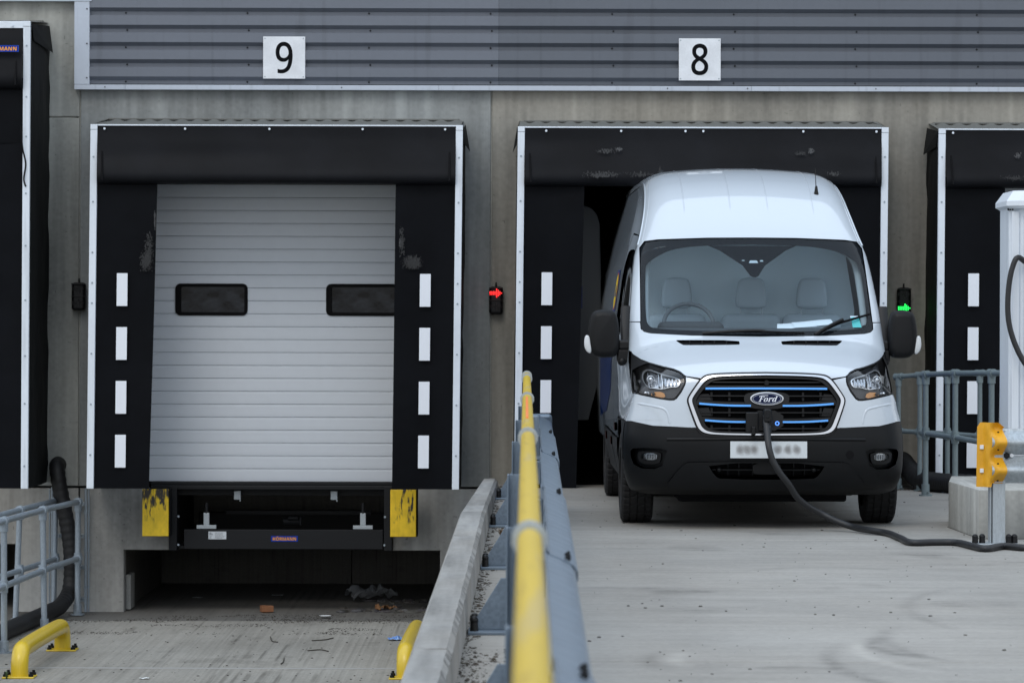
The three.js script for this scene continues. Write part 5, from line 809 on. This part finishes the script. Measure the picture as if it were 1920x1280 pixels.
    part('scuttle_trim', tube([[-0.86, 1.43], [-0.8, 1.412], [-0.5, 1.399], [0, 1.393], [0.5, 1.399], [0.8, 1.412], [0.86, 1.43]].map(([x, y]) => at(x, y, -0.012)), 0.011, 80, 8), MAT.blackMatt, van);
  }
  // side walls, drawn over length and height
  const wT = [[.2, .95], [.5, 1.02], [.8, 1.03], [1.2, 1.03], [1.5, 1.012], [1.9, .955], [2.2, .885], [2.4, .83], [2.605, .77], [3, .7]];
  const Wy = (y) => { for (let i = 0; i < wT.length - 1; i++) if (y <= wT[i + 1][0]) { const t = Math.max(0, (y - wT[i][0]) / (wT[i + 1][0] - wT[i][0])); return lerp(wT[i][1], wT[i + 1][1], t); } return 0.7; };
  const edgeAt = []; for (let k = 0; k <= 400; k++) { const p = lerp(0, SP[17], k / 400), q = shell(1, p); edgeAt.push([q.y, q.z, prof(p)[2]]); }
  const eY = (y) => { let i = 0; while (i < edgeAt.length - 2 && edgeAt[i + 1][0] < y) i++; const [a, b] = [edgeAt[i], edgeAt[i + 1]], t = clamp01((y - a[0]) / (b[0] - a[0] || 1)); return a.map((v, k) => lerp(v, b[k], t)); };
  const sideX = (z, y) => { const [, ze, we] = eY(y); return lerp(we, Wy(y), sstep(0, 0.75, ze - z)); };
  for (const s of [-1, 1]) {
    const map = (a, b) => V(s * sideX(a, b), b, a), nr = (a, b) => { const e = 0.02; return V(s, -s * s * 0 + (sideX(a, b - e) - sideX(a, b + e)) / (2 * e), (sideX(a - e, b) - sideX(a + e, b)) / (2 * e)).normalize(); };
    const sk = (pts, holes, mat, name, o = {}, par = van) => part(name, skin(pts, holes, map, nr, { max: 0.08, depth: 0.03, ...o }), mat, par);
    const ed = (y0, y1, n = 24) => Array.from({ length: n + 1 }, (_, k) => { const y = lerp(y0, y1, k / n); return [eY(y)[1] - 0.004, y]; });
    const arch = (cz, r, a0, a1, n = 18) => Array.from({ length: n + 1 }, (_, k) => { const a = lerp(a0, a1, k / n) * Math.PI / 180; return [cz + r * Math.cos(a), 0.36 + r * Math.sin(a)]; });
    const zF = -0.98, zR = -4.73, R = 0.44, yRoof = 2.60;
    // front wing, cab door, load bay side
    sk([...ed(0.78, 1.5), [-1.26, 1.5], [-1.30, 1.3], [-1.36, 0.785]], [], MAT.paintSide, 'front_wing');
    sk([...ed(0.50, 0.775, 8), [-1.35, 0.775], ...arch(zF, R, 140, 22)], [], MAT.bumper, 'wing_cladding', { off: 0.004 });
    const win = smooth([[-1.36, 1.47], [-1.38, 1.56], [-1.78, 2.03], [-1.90, 2.06], [-2.24, 2.06], [-2.28, 2.0], [-2.28, 1.44], [-2.22, 1.40], [-1.45, 1.40]], 1);
    const aPil = Array.from({ length: 14 }, (_, k) => { const y = lerp(1.5, 2.16, k / 13); return [eY(y)[1] - 0.07, y]; });
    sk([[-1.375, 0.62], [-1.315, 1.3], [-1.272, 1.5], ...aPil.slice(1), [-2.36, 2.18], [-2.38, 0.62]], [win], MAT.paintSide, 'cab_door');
    sk(win, [], MAT.glass, 'side_window', { off: -0.012, depth: 0 });
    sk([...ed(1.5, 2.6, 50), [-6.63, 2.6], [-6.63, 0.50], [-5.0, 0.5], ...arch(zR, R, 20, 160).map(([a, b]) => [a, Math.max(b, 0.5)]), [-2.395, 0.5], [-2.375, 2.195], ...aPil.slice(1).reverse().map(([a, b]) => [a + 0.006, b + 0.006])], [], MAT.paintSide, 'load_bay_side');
    sk([[-1.5, 0.30], [-1.36, 0.62], [-2.388, 0.61], [-2.388, 0.30]], [], MAT.bumper, 'sill_cladding', { off: 0.012 });
    sk([[-2.395, 0.30], [-2.395, 0.62], [-4.28, 0.62], [-4.24, 0.30]], [], MAT.bumper, 'sill_cladding', { off: 0.014 });
    for (const [z0, z1, y] of [[-2.42, -2.5, 0.56], [-3.6, -3.68, 0.56], [-1.46, -1.54, 0.70]]) sk([[z0, y - 0.03], [z1, y - 0.03], [z1, y + 0.03], [z0, y + 0.03]], [], MAT.orangeLamp, 'side_marker', { off: 0.024, depth: 0.02 });
    const rail = sk([[-2.9, 1.42], [-5.2, 1.42], [-5.2, 1.39], [-2.9, 1.39]], [], MAT.darkSteel, 'door_rail', { off: 0.004 });
    sk([[-2.66, 1.22], [-5.6, 1.22], [-5.6, 0.66], [-4.9, 0.7], [-3.9, 0.75], [-2.9, 0.95]], [], MAT.blueWrap, 'blue_wrap', { off: 0.003, depth: 0, max: 0.1 });
    if (s < 0) {
      const c = [-3.1, 1.74], r = 0.16, circ = (k, cz = c[0], cy = c[1]) => Array.from({ length: 32 }, (_, i) => [cz + 1.55 * k * Math.cos(i / 32 * 6.2832), cy + k * Math.sin(i / 32 * 6.2832)]);
      const lg = sk([[c[0] - 0.28, c[1] - r - 0.01], [c[0] + 0.28, c[1] - r - 0.01], [c[0] + 0.28, c[1] + r + 0.01], [c[0] - 0.28, c[1] + r + 0.01]], [], MAT.logoBlue, 'shop_logo', { off: 0.004, depth: 0 });
      sk(circ(0.15), [], MAT.logoRed, 'logo_ring', { off: 0.0055, depth: 0 }, lg); sk(circ(0.138), [], MAT.logoYellow, 'logo_disc', { off: 0.007, depth: 0 }, lg);
      const L = (z, y, w, h) => [[z, y], [z + w, y], [z + w, y + h], [z, y + h]];
      for (const q of [L(c[0] - 0.15, c[1] - 0.045, 0.03, 0.1), L(c[0] - 0.12, c[1] - 0.045, 0.045, 0.028), L(c[0] - 0.045, c[1] - 0.045, 0.03, 0.07), L(c[0] + 0.02, c[1] - 0.045, 0.06, 0.09), L(c[0] + 0.11, c[1] - 0.045, 0.03, 0.1), L(c[0] + 0.14, c[1] - 0.045, 0.04, 0.028)]) sk(q, [], MAT.logoBlue, 'logo_letter', { off: 0.0085, depth: 0 }, lg);
    }
    // wheel arch liners, door handle, mirror
    for (const cz of [zF, zR]) part('arch_liner', new THREE.CylinderGeometry(R + 0.012, R + 0.012, 0.5, 28, 1, true, -0.15, Math.PI + 0.3).rotateZ(Math.PI / 2).translate(s * 0.745, 0.36, cz), MAT.blackMatt, van);
    part('door_handle', rbox(s * 1.0 - 0.025, s * 1.0 + 0.025 + s * 0.015, 1.14, 1.17, -2.3, -2.12, 0.012), MAT.blackPlastic, van);
  }
  // mirrors
  for (const s of [-1, 1]) {
    const out = smooth([[0, 0], [0.13, -0.012], [0.20, 0.01], [0.232, 0.08], [0.236, 0.2], [0.215, 0.32], [0.17, 0.352], [0.06, 0.352], [0.02, 0.325], [0.0, 0.2]], 2).map(([x, y]) => [s * x, y]);
    const x0 = s * 1.035, m = part('door_mirror', toCreasedNormals(extr(out, 0.09, 0.045).translate(0, 0, -0.06), 0.9), MAT.mirrorShell, van); m.position.set(s > 0 ? 0.992 : x0 + 0.005, 1.238, -1.06); m.scale.x = s > 0 ? 0.93 : 1;
    part('mirror_arm', [rbox(Math.min(0, -s * 0.13) - (s > 0 ? 0 : 0.01), Math.max(0, -s * 0.13) + 0.01, 0.05, 0.125, -0.05, 0.03, 0.02), rbox(Math.min(s * 0.02, -s * 0.085), Math.max(s * 0.02, -s * 0.085), -0.045, 0.06, -0.06, 0.02, 0.02), ball(V(-s * 0.02, -0.035, 0.0), 0.035)], MAT.blackPlastic, m);
    part('indicator', toCreasedNormals(extr(smooth([[0.205, 0.02], [0.245, 0.03], [0.268, 0.08], [0.262, 0.15], [0.245, 0.165], [0.222, 0.15]], 2).map(([x, y]) => [s * x, y]), 0.05, 0.012).translate(0, 0, 0.0), 0.8), MAT.lampClear, m);
    part('mirror_glass', extr(out.map(([x, y]) => [s * 0.12 + (x - s * 0.12) * 0.85, 0.17 + (y - 0.17) * 0.88]), 0.004).translate(0, 0, -0.108), MAT.chrome, m);
    part('mirror_foot', toCreasedNormals(extr([[-1.06, 1.29], [-1.19, 1.27], [-1.33, 1.40], [-1.30, 1.60], [-1.26, 1.62]].map(([z, y]) => [z, y]), 0.05, 0.012).rotateY(-Math.PI / 2), 0.6), MAT.blackPlastic, van).position.set(s > 0 ? 1.0 : -0.95, 0, 0);
  }
  // underside, rear frame, opened rear doors
  part('floor_pan', [rbox(-0.80, 0.80, 0.30, 0.42, -6.4, -0.45, 0.03), rbox(-0.62, 0.62, 0.22, 0.31, -2.2, -0.35, 0.03), rbox(-0.62, 0.62, 0.185, 0.26, -1.5, -0.42, 0.02), rbox(-0.80, 0.80, 0.17, 0.32, -4.25, -1.55, 0.03), rbox(-0.6, 0.6, 0.2, 0.32, -6.3, -5.2, 0.03)], MAT.blackMatt, van).userData.kind = 'stuff';
  for (const s of [-1, 1]) part('suspension_arm', [bar(V(s * 0.3, 0.26, -1.0), V(s * 0.86, 0.24, -0.97), 0.03, 10), bar(V(s * 0.35, 0.3, -1.25), V(s * 0.84, 0.25, -1.0), 0.025, 10)], MAT.blackMatt, van);
  part('rear_axle', bar(V(-0.85, 0.35, -4.73), V(0.85, 0.35, -4.73), 0.06, 12), MAT.blackMatt, van);
  part('load_floor', box(-0.95, 0.95, 0.5, 0.56, -6.45, -2.62), MAT.darkSteel, van);
  {
    const d = part('rear_door', toCreasedNormals(extr(smooth([[0.3, 0], [0.75, 0], [0.75, 1.75], [0.70, 1.92], [0.55, 1.98], [0.3, 1.98]], 1), 0.07, 0.012), 0.5), MAT.shadedDoor, van); d.position.set(-1.74, 0.58, -6.85);  // white van door; the deep shade of the dock is put into its colour
    const lg = part('shop_logo', box(0.36, 0.58, 1.02, 1.22, 0.0835, 0.0865), MAT.logoBlue, d); part('logo_disc', new THREE.CylinderGeometry(0.085, 0.085, 0.004, 28).rotateX(Math.PI / 2).translate(0.47, 1.12, 0.0885), MAT.logoYellow, lg);
  }
  // wheels
  const wheel = (() => {
    const grp = new THREE.Group(), NA = 168, cs = [[-.117, .22], [-.122, .27], [-.117, .315], [-.106, .336], [-.098, .344], [-.062, .346], [-.060, .338], [-.052, .338], [-.050, .3465], [-.006, .347], [-.004, .339], [.004, .339], [.006, .347], [.050, .3465], [.052, .338], [.060, .338], [.062, .346], [.098, .344], [.106, .336], [.117, .315], [.122, .27], [.117, .22]];
    const pos = [], idx = [], n = cs.length;
    for (let i = 0; i < NA; i++) cs.forEach(([x, r], j) => { const outer = Math.abs(x) > 0.06 && Math.abs(x) < 0.11, innr = Math.abs(x) <= 0.052 && r > 0.34, k = outer ? (i % 4 === 0 ? -0.009 : 0) : innr ? ((i + (x > 0 ? 2 : 0)) % 6 === 0 ? -0.006 : 0) : 0, sh = innr ? x * 1.2 : 0, a = (i / NA) * Math.PI * 2 + sh; pos.push(x, (r + k) * Math.sin(a), (r + k) * Math.cos(a)); });
    for (let i = 0; i < NA; i++) for (let j = 0; j < n - 1; j++) { const a = i * n + j, b = ((i + 1) % NA) * n + j; idx.push(a, b, a + 1, a + 1, b, b + 1); }
    let g = new THREE.BufferGeometry(); g.setAttribute('position', new THREE.Float32BufferAttribute(pos, 3)); g.setIndex(idx); g = toCreasedNormals(g, 0.35);
    part('tyre', uvBox(g, 0.5), MAT.tyre, grp);
    part('rim', [new THREE.LatheGeometry([[0.001, 0.09], [0.05, 0.095], [0.07, 0.085], [0.15, 0.06], [0.2, 0.09], [0.222, 0.11], [0.226, 0.118], [0.215, 0.118]].map(([r, h]) => new THREE.Vector2(r, h)), 40).rotateZ(-Math.PI / 2), new THREE.CylinderGeometry(0.215, 0.215, 0.2, 32, 1, true).rotateZ(Math.PI / 2)], MAT.rimSteel, grp);
    return grp;
  })();
  for (const [x, z] of [[-0.905, -0.98], [0.905, -0.98], [-0.90, -4.73], [0.90, -4.73]]) { const w = wheel.clone(); w.name = 'wheel'; w.position.set(x, 0.346, z); if (x > 0) w.rotation.y = 0; else w.rotation.y = Math.PI; w.rotation.x = 0; van.add(w); }
  // cab interior: dashboard, wheel, three seats, bulkhead
  part('dashboard', [rbox(-0.84, 0.84, 1.05, 1.452, -1.62, -1.08, 0.05, 4), rbox(-0.72, -0.22, 1.40, 1.50, -1.62, -1.35, 0.05, 3)], MAT.dashTop, van);
  part('steering_wheel', [new THREE.TorusGeometry(0.19, 0.016, 10, 40).rotateX(-0.6).translate(-0.47, 1.48, -1.75), bar(V(-0.47, 1.45, -1.76), V(-0.47, 1.3, -1.55), 0.05, 12), bar(V(-0.65, 1.45, -1.75), V(-0.29, 1.45, -1.75), 0.018, 8)], MAT.steering, van);
  const bulk = skin([[-0.9, 0.6], [0.9, 0.6], [0.9, 1.6], [0.8, 2.2], [0.68, 2.42], [-0.68, 2.42], [-0.8, 2.2], [-0.9, 1.6]], [], (a, b) => V(a, b, -2.62), () => V(0, 0, 1), { max: 0.4, depth: 0.03 });
  part('bulkhead', bulk, MAT.interior, van);
  part('cab_floor', box(-0.93, 0.93, 0.55, 0.6, -2.6, -0.9), MAT.dashTop, van);
  part('headlining', rbox(-0.72, 0.72, 2.16, 2.2, -2.6, -1.85, 0.01), MAT.interior, van);
  part('cab_partition', box(-0.955, 0.955, 0.6, 1.25, -1.15, -1.10), MAT.blackMatt, van);
  for (const s of [-1, 1]) part('pillar_trim', tube([V(s * 0.83, 1.46, -1.15), V(s * 0.825, 1.7, -1.38), V(s * 0.80, 1.95, -1.62), V(s * 0.74, 2.06, -1.75)], 0.03, 30, 8), MAT.trim, van);
  for (const s of [-1, 1]) part('door_trim', rbox(s * 0.93 - 0.02, s * 0.93 + 0.02, 0.7, 1.38, -2.4, -1.3, 0.01), MAT.interior, van);
  for (const x of [-0.53, 0.06, 0.54]) {
    const st = part('seat', [rbox(x - 0.235, x + 0.235, 0.95, 1.56, -2.5, -2.32, 0.07, 4), rbox(x - 0.235, x + 0.235, 0.85, 1.0, -2.45, -1.92, 0.06, 4)], MAT.seat, van);
    part('headrest', toCreasedNormals(extr(smooth([[-0.11, 0], [0.11, 0], [0.125, 0.05], [0.108, 0.21], [0.07, 0.245], [-0.07, 0.245], [-0.108, 0.21], [-0.125, 0.05]], 2), 0.05, 0.025), 0.8).translate(x, 1.60, -2.42), MAT.seat, st);
    for (const k of [-1, 1]) part('headrest_post', bar(V(x + k * 0.085, 1.545, -2.38), V(x + k * 0.085, 1.615, -2.38), 0.006, 8), MAT.galvPale, st);
  }
  // things on the roof
  const ra = at(0.55, 2.50), an = part('aerial', bar(ra, ra.clone().add(V(-0.004, 0.20, -0.05)), 0.0045, 8, 0.002), MAT.blackPlastic, van); part('aerial_foot', new THREE.CylinderGeometry(0.008, 0.021, 0.075, 14).translate(ra.x, ra.y + 0.025, ra.z), MAT.blackPlastic, an);
  part('roof_pod', [new THREE.SphereGeometry(0.042, 18, 10, 0, 6.2832, 0, Math.PI / 2).scale(1, 1.2, 1.6).translate(-0.595, 2.69, -3.6), new THREE.ConeGeometry(0.02, 0.075, 12).translate(-0.605, 2.745, -3.6)], MAT.blackPlastic, van);
  // papers on the dashboard
  const pg = new THREE.PlaneGeometry(0.30, 0.21, 8, 6), pp = pg.attributes.position; for (let i = 0; i < pp.count; i++) pp.setZ(i, 0.012 * Math.sin(pp.getX(i) * 9) + 0.006 * Math.sin(pp.getY(i) * 14)); pg.computeVertexNormals();
  for (const [x, ry, label] of [[0.43, 0.12, 'white sheet of paper lying on the van dashboard before the right seat'], [0.31, -0.2, 'pale sheet of paper on the van dashboard nearer its middle']]) { const p = solo('paper_sheet', pg.clone(), MAT.paper, label, 'paper'); p.rotation.set(-1.44, 0, ry * 0.4); p.position.set(1.69 + x, 1.476 + (x > 0.4 ? 0.014 : 0), -25.4 - 1.27); }
}
// ---------------------------------------------------------------- litter, weeds, grit
{
  const Y0 = YARD, gy = (px, py) => { const d = (EYE - YARD) * F / (py - 580); return V(wx(px, d), YARD, -d); }, gr = (px, py) => { const d = EYE * F / (py - 580); return V(wx(px, d), 0, -d); };
  const put = (o, p, ry = 0) => { o.position.copy(p); o.rotation.y = ry; return o; };
  const crumple = (w, d, h, sd, n = 14) => { const g = new THREE.PlaneGeometry(w, d, n, n).rotateX(-Math.PI / 2), p = g.attributes.position; for (let i = 0; i < p.count; i++) { const u = p.getX(i) / w + 0.5, v = p.getZ(i) / d + 0.5; p.setY(i, 0.003 + h * Math.pow(fbm(u, v, 4, 4, 3, sd), 1.6)); p.setX(i, p.getX(i) * (0.75 + 0.4 * noise(v * 5, 1, 64, 64, sd))); p.setZ(i, p.getZ(i) * (0.75 + 0.4 * noise(u * 5, 3, 64, 64, sd))); } return toCreasedNormals(g, 0.4); };
  const two = (c, r = 0.6, more = {}) => M(c, r, { side: THREE.DoubleSide, ...more });
  put(solo('cardboard_box', [rbox(-0.055, 0.055, 0, 0.055, -0.04, 0.04, 0.003), rbox(-0.056, 0.0, 0.0555, 0.058, -0.04, 0.04, 0.001)], M([0.30, 0.13, 0.06], 0.85, { map: grimeTex }), 'small brown cardboard box lying on the dark pit floor under the leveller', 'box'), gy(501, 1148).add(V(0, 0.0, 0)), 0.35);
  put(solo('paper_plate', new THREE.LatheGeometry([[0, 0.004], [0.035, 0.004], [0.05, 0.012], [0.058, 0.014], [0.05, 0.009], [0.036, 0.0], [0, 0.0]].map(([a, b]) => new THREE.Vector2(a, b)), 28), two([0.7, 0.72, 0.72]), 'round white paper plate on the ground in front of the dark pit', 'plate'), gy(611, 1158).add(V(0, 0.002, 0)));
  put(solo('plastic_packet', crumple(0.13, 0.12, 0.06, 701), two([0.25, 0.40, 0.66], 0.35, { clearcoat: 0.6, map: tex(64, 64, (u, v) => fbm(u, v, 6, 6, 2, 705) > 0.52 ? [1, 1, 1] : [0.45, 0.6, 0.85]) }), 'crumpled pale blue plastic packet on the yard by the right hoop barrier', 'packet'), gy(742, 1201), 0.3);
  put(solo('plastic_sheet', crumple(0.42, 0.3, 0.22, 711, 20), two([0.16, 0.17, 0.18], 0.3, { transparent: true, opacity: 0.75 }), 'crumpled grey plastic sheet lying in the right half of the pit', 'plastic sheet'), gy(697, 1128).add(V(0, 0, -0.05)), 0.4);
  put(solo('cardboard_scrap', crumple(0.16, 0.16, 0.1, 721), two([0.17, 0.085, 0.035], 0.9), 'torn brown cardboard scrap at the right end of the pit floor', 'cardboard'), gy(723, 1146), 0.7);
  put(solo('paper_scrap', crumple(0.11, 0.05, 0.012, 731), two([0.55, 0.57, 0.58]), 'flat white paper scrap deep in the middle of the pit', 'paper'), gy(521, 1118));
  put(solo('paper_scrap', crumple(0.1, 0.06, 0.012, 733), two([0.42, 0.44, 0.45]), 'flat grey paper scrap at the left back of the pit floor', 'paper'), gy(371, 1123));
  put(solo('paper_scrap', crumple(0.075, 0.05, 0.014, 735), two([0.72, 0.74, 0.74]), 'small white paper scrap on the yard near the bottom edge, beside the left hoop', 'paper'), gy(272, 1275), 0.2);
  put(solo('paper_scrap', crumple(0.06, 0.13, 0.03, 737), two([0.75, 0.78, 0.8]), 'white paper scrap on the strip between the kerb and the crash barrier', 'paper'), gr(954, 969));
  const twig = (a, b, bend, label) => { const p = gy(...a), q = gy(...b), m = p.clone().lerp(q, 0.5).add(V(0.01, 0, bend)); for (const v of [p, q, m]) v.y += 0.006; return solo('twig', tube([p, m, q], 0.0045, 20, 6), MAT.soil, label, 'twig'); };
  twig([586, 1203], [626, 1198], 0.06, 'thin dark twig on the yard, the farther of two straight ones'); twig([578, 1222], [617, 1223], -0.1, 'thin dark twig on the yard, the nearer of two straight ones'); twig([508, 1196], [522, 1206], 0.2, 'short bent twig on the yard in front of the pit'); twig([528, 1247], [534, 1236], 0.1, 'tiny twig near the joint in the yard slabs');
  const weed = (p, n, h, label) => { const g = []; for (let k = 0; k < n; k++) { const a = rr(0, 6.28), l = rr(0.6, 1) * h, o = rr(0.3, 0.9) * l, pos = [], idx = []; for (let i = 0; i <= 4; i++) { const t = i / 4, w = 0.006 * (1 - t) + 0.0006, x = Math.cos(a) * o * t * t, z = Math.sin(a) * o * t * t, y = l * (t - 0.25 * t * t); pos.push(x - w * Math.sin(a), y, z + w * Math.cos(a), x + w * Math.sin(a), y, z - w * Math.cos(a)); if (i) idx.push(i * 2 - 2, i * 2 - 1, i * 2, i * 2 - 1, i * 2 + 1, i * 2); } const q = new THREE.BufferGeometry(); q.setAttribute('position', new THREE.Float32BufferAttribute(pos, 3)); q.setIndex(idx); q.computeVertexNormals(); g.push(q); } return put(solo('weed', g, MAT.leaf, label, 'weed'), p); };
  weed(V(-3.93, YARD, -26.28), 9, 0.09, 'green tuft of weed at the foot of the left hoop barrier'); weed(gr(940, 1008), 16, 0.11, 'dry tuft of weed on the strip beside the crash barrier').material = MAT.dryLeaf;
  // grit and crumbs nobody could count
  const grit = (name, n, place, mats, s0, s1, flat, label) => {
    const m = new THREE.InstancedMesh(new THREE.IcosahedronGeometry(1, 0), mats, n), q = new THREE.Object3D(); let k = 0, tries = 0;
    while (k < n && tries++ < n * 60) { const p = place(); if (!p) continue; const s = s0 + (s1 - s0) * Math.pow(rnd(), 3); q.position.set(p[0], p[1] + s * flat * 0.35, p[2]); q.rotation.set(0, rr(0, 6.3), 0); q.scale.set(s * rr(0.7, 1.5), s * flat, s * rr(0.7, 1.5)); q.updateMatrix(); m.setMatrixAt(k, q.matrix); const c = rr(0.5, 1.6); m.setColorAt(k, new THREE.Color().setRGB(c, c * rr(0.9, 1), c * rr(0.75, 1))); k++; }
    m.count = k; m.castShadow = m.receiveShadow = true; m.name = numbered(name); scene.add(m); tag(m, label, 'grit', null, 'stuff'); return m;
  };
  const soil = M([0.035, 0.030, 0.025], 0.95), stone = M([0.06, 0.058, 0.055], 0.9), leafy = M([0.045, 0.038, 0.030], 0.95);
  grit('ramp_grit', 230, () => { const D = 13.5 + 18 * Math.pow(rnd(), 1.0), x = rr(0.2, D * 0.142); return [x, 0, -D]; }, stone, 0.0035, 0.011, 0.55, 'dark specks of grit scattered over the concrete ramp');
  grit('strip_dirt', 3000, () => { const D = rr(14.2, 31.6), x = -0.33 + 0.32 * Math.pow(rnd(), 1.5); const k = fbm((x + 2) / 4, D / 40, 16, 50, 3, 801) + 0.25 * (x < -0.26 ? 1 : 0); return k > 0.56 || rnd() < 0.02 ? [x, 0, -D] : null; }, leafy, 0.0025, 0.012, 0.4, 'brown dirt and leaf crumbs on the strip along the kerb');
  grit('yard_dirt', 3600, () => { const D = rr(29.9, 32.0), x = rr(-4.6, -0.6), e = Math.abs(D - 31.3) < 0.25 || D > 31.7, k = fbm((x + 8) / 12, D / 40, 30, 100, 3, 811); return k > 0.54 - (e ? 0.06 : -0.06) ? [x, D > 31.25 ? YARD - 0.008 : YARD, -D] : null; }, soil, 0.0025, 0.009, 0.4, 'dark dirt lying along the foot of the dock wall');
  grit('yard_grit', 420, () => { const D = rr(26.1, 31.2), x = rr(-4.6, -0.5); return [x, YARD, -D]; }, soil, 0.0025, 0.010, 0.5, 'dark specks of grit scattered over the lower yard');
  grit('leaf_litter', 900, () => { const D = rr(29.4, 31.4), x = rr(3.0, 4.2); const k = fbm((x) / 6, D / 40, 24, 90, 3, 821); return k > 0.5 + 0.16 * (31.4 - D) ? [x, 0, -D] : null; }, leafy, 0.004, 0.03, 0.3, 'dry leaf litter under the railing right of the van');
  grit('pit_rubbish', 260, () => { const x = rr(-1.9, -0.9), D = rr(32.2, 33.6); const k = fbm((x + 4) / 6, D / 40, 20, 80, 3, 831); return k > 0.5 ? [x, YARD - 0.008, -D] : null; }, M([0.08, 0.08, 0.085], 0.5), 0.01, 0.06, 0.4, 'dark heap of rubbish at the right end of the pit');
}
renderer.render(scene, camera);
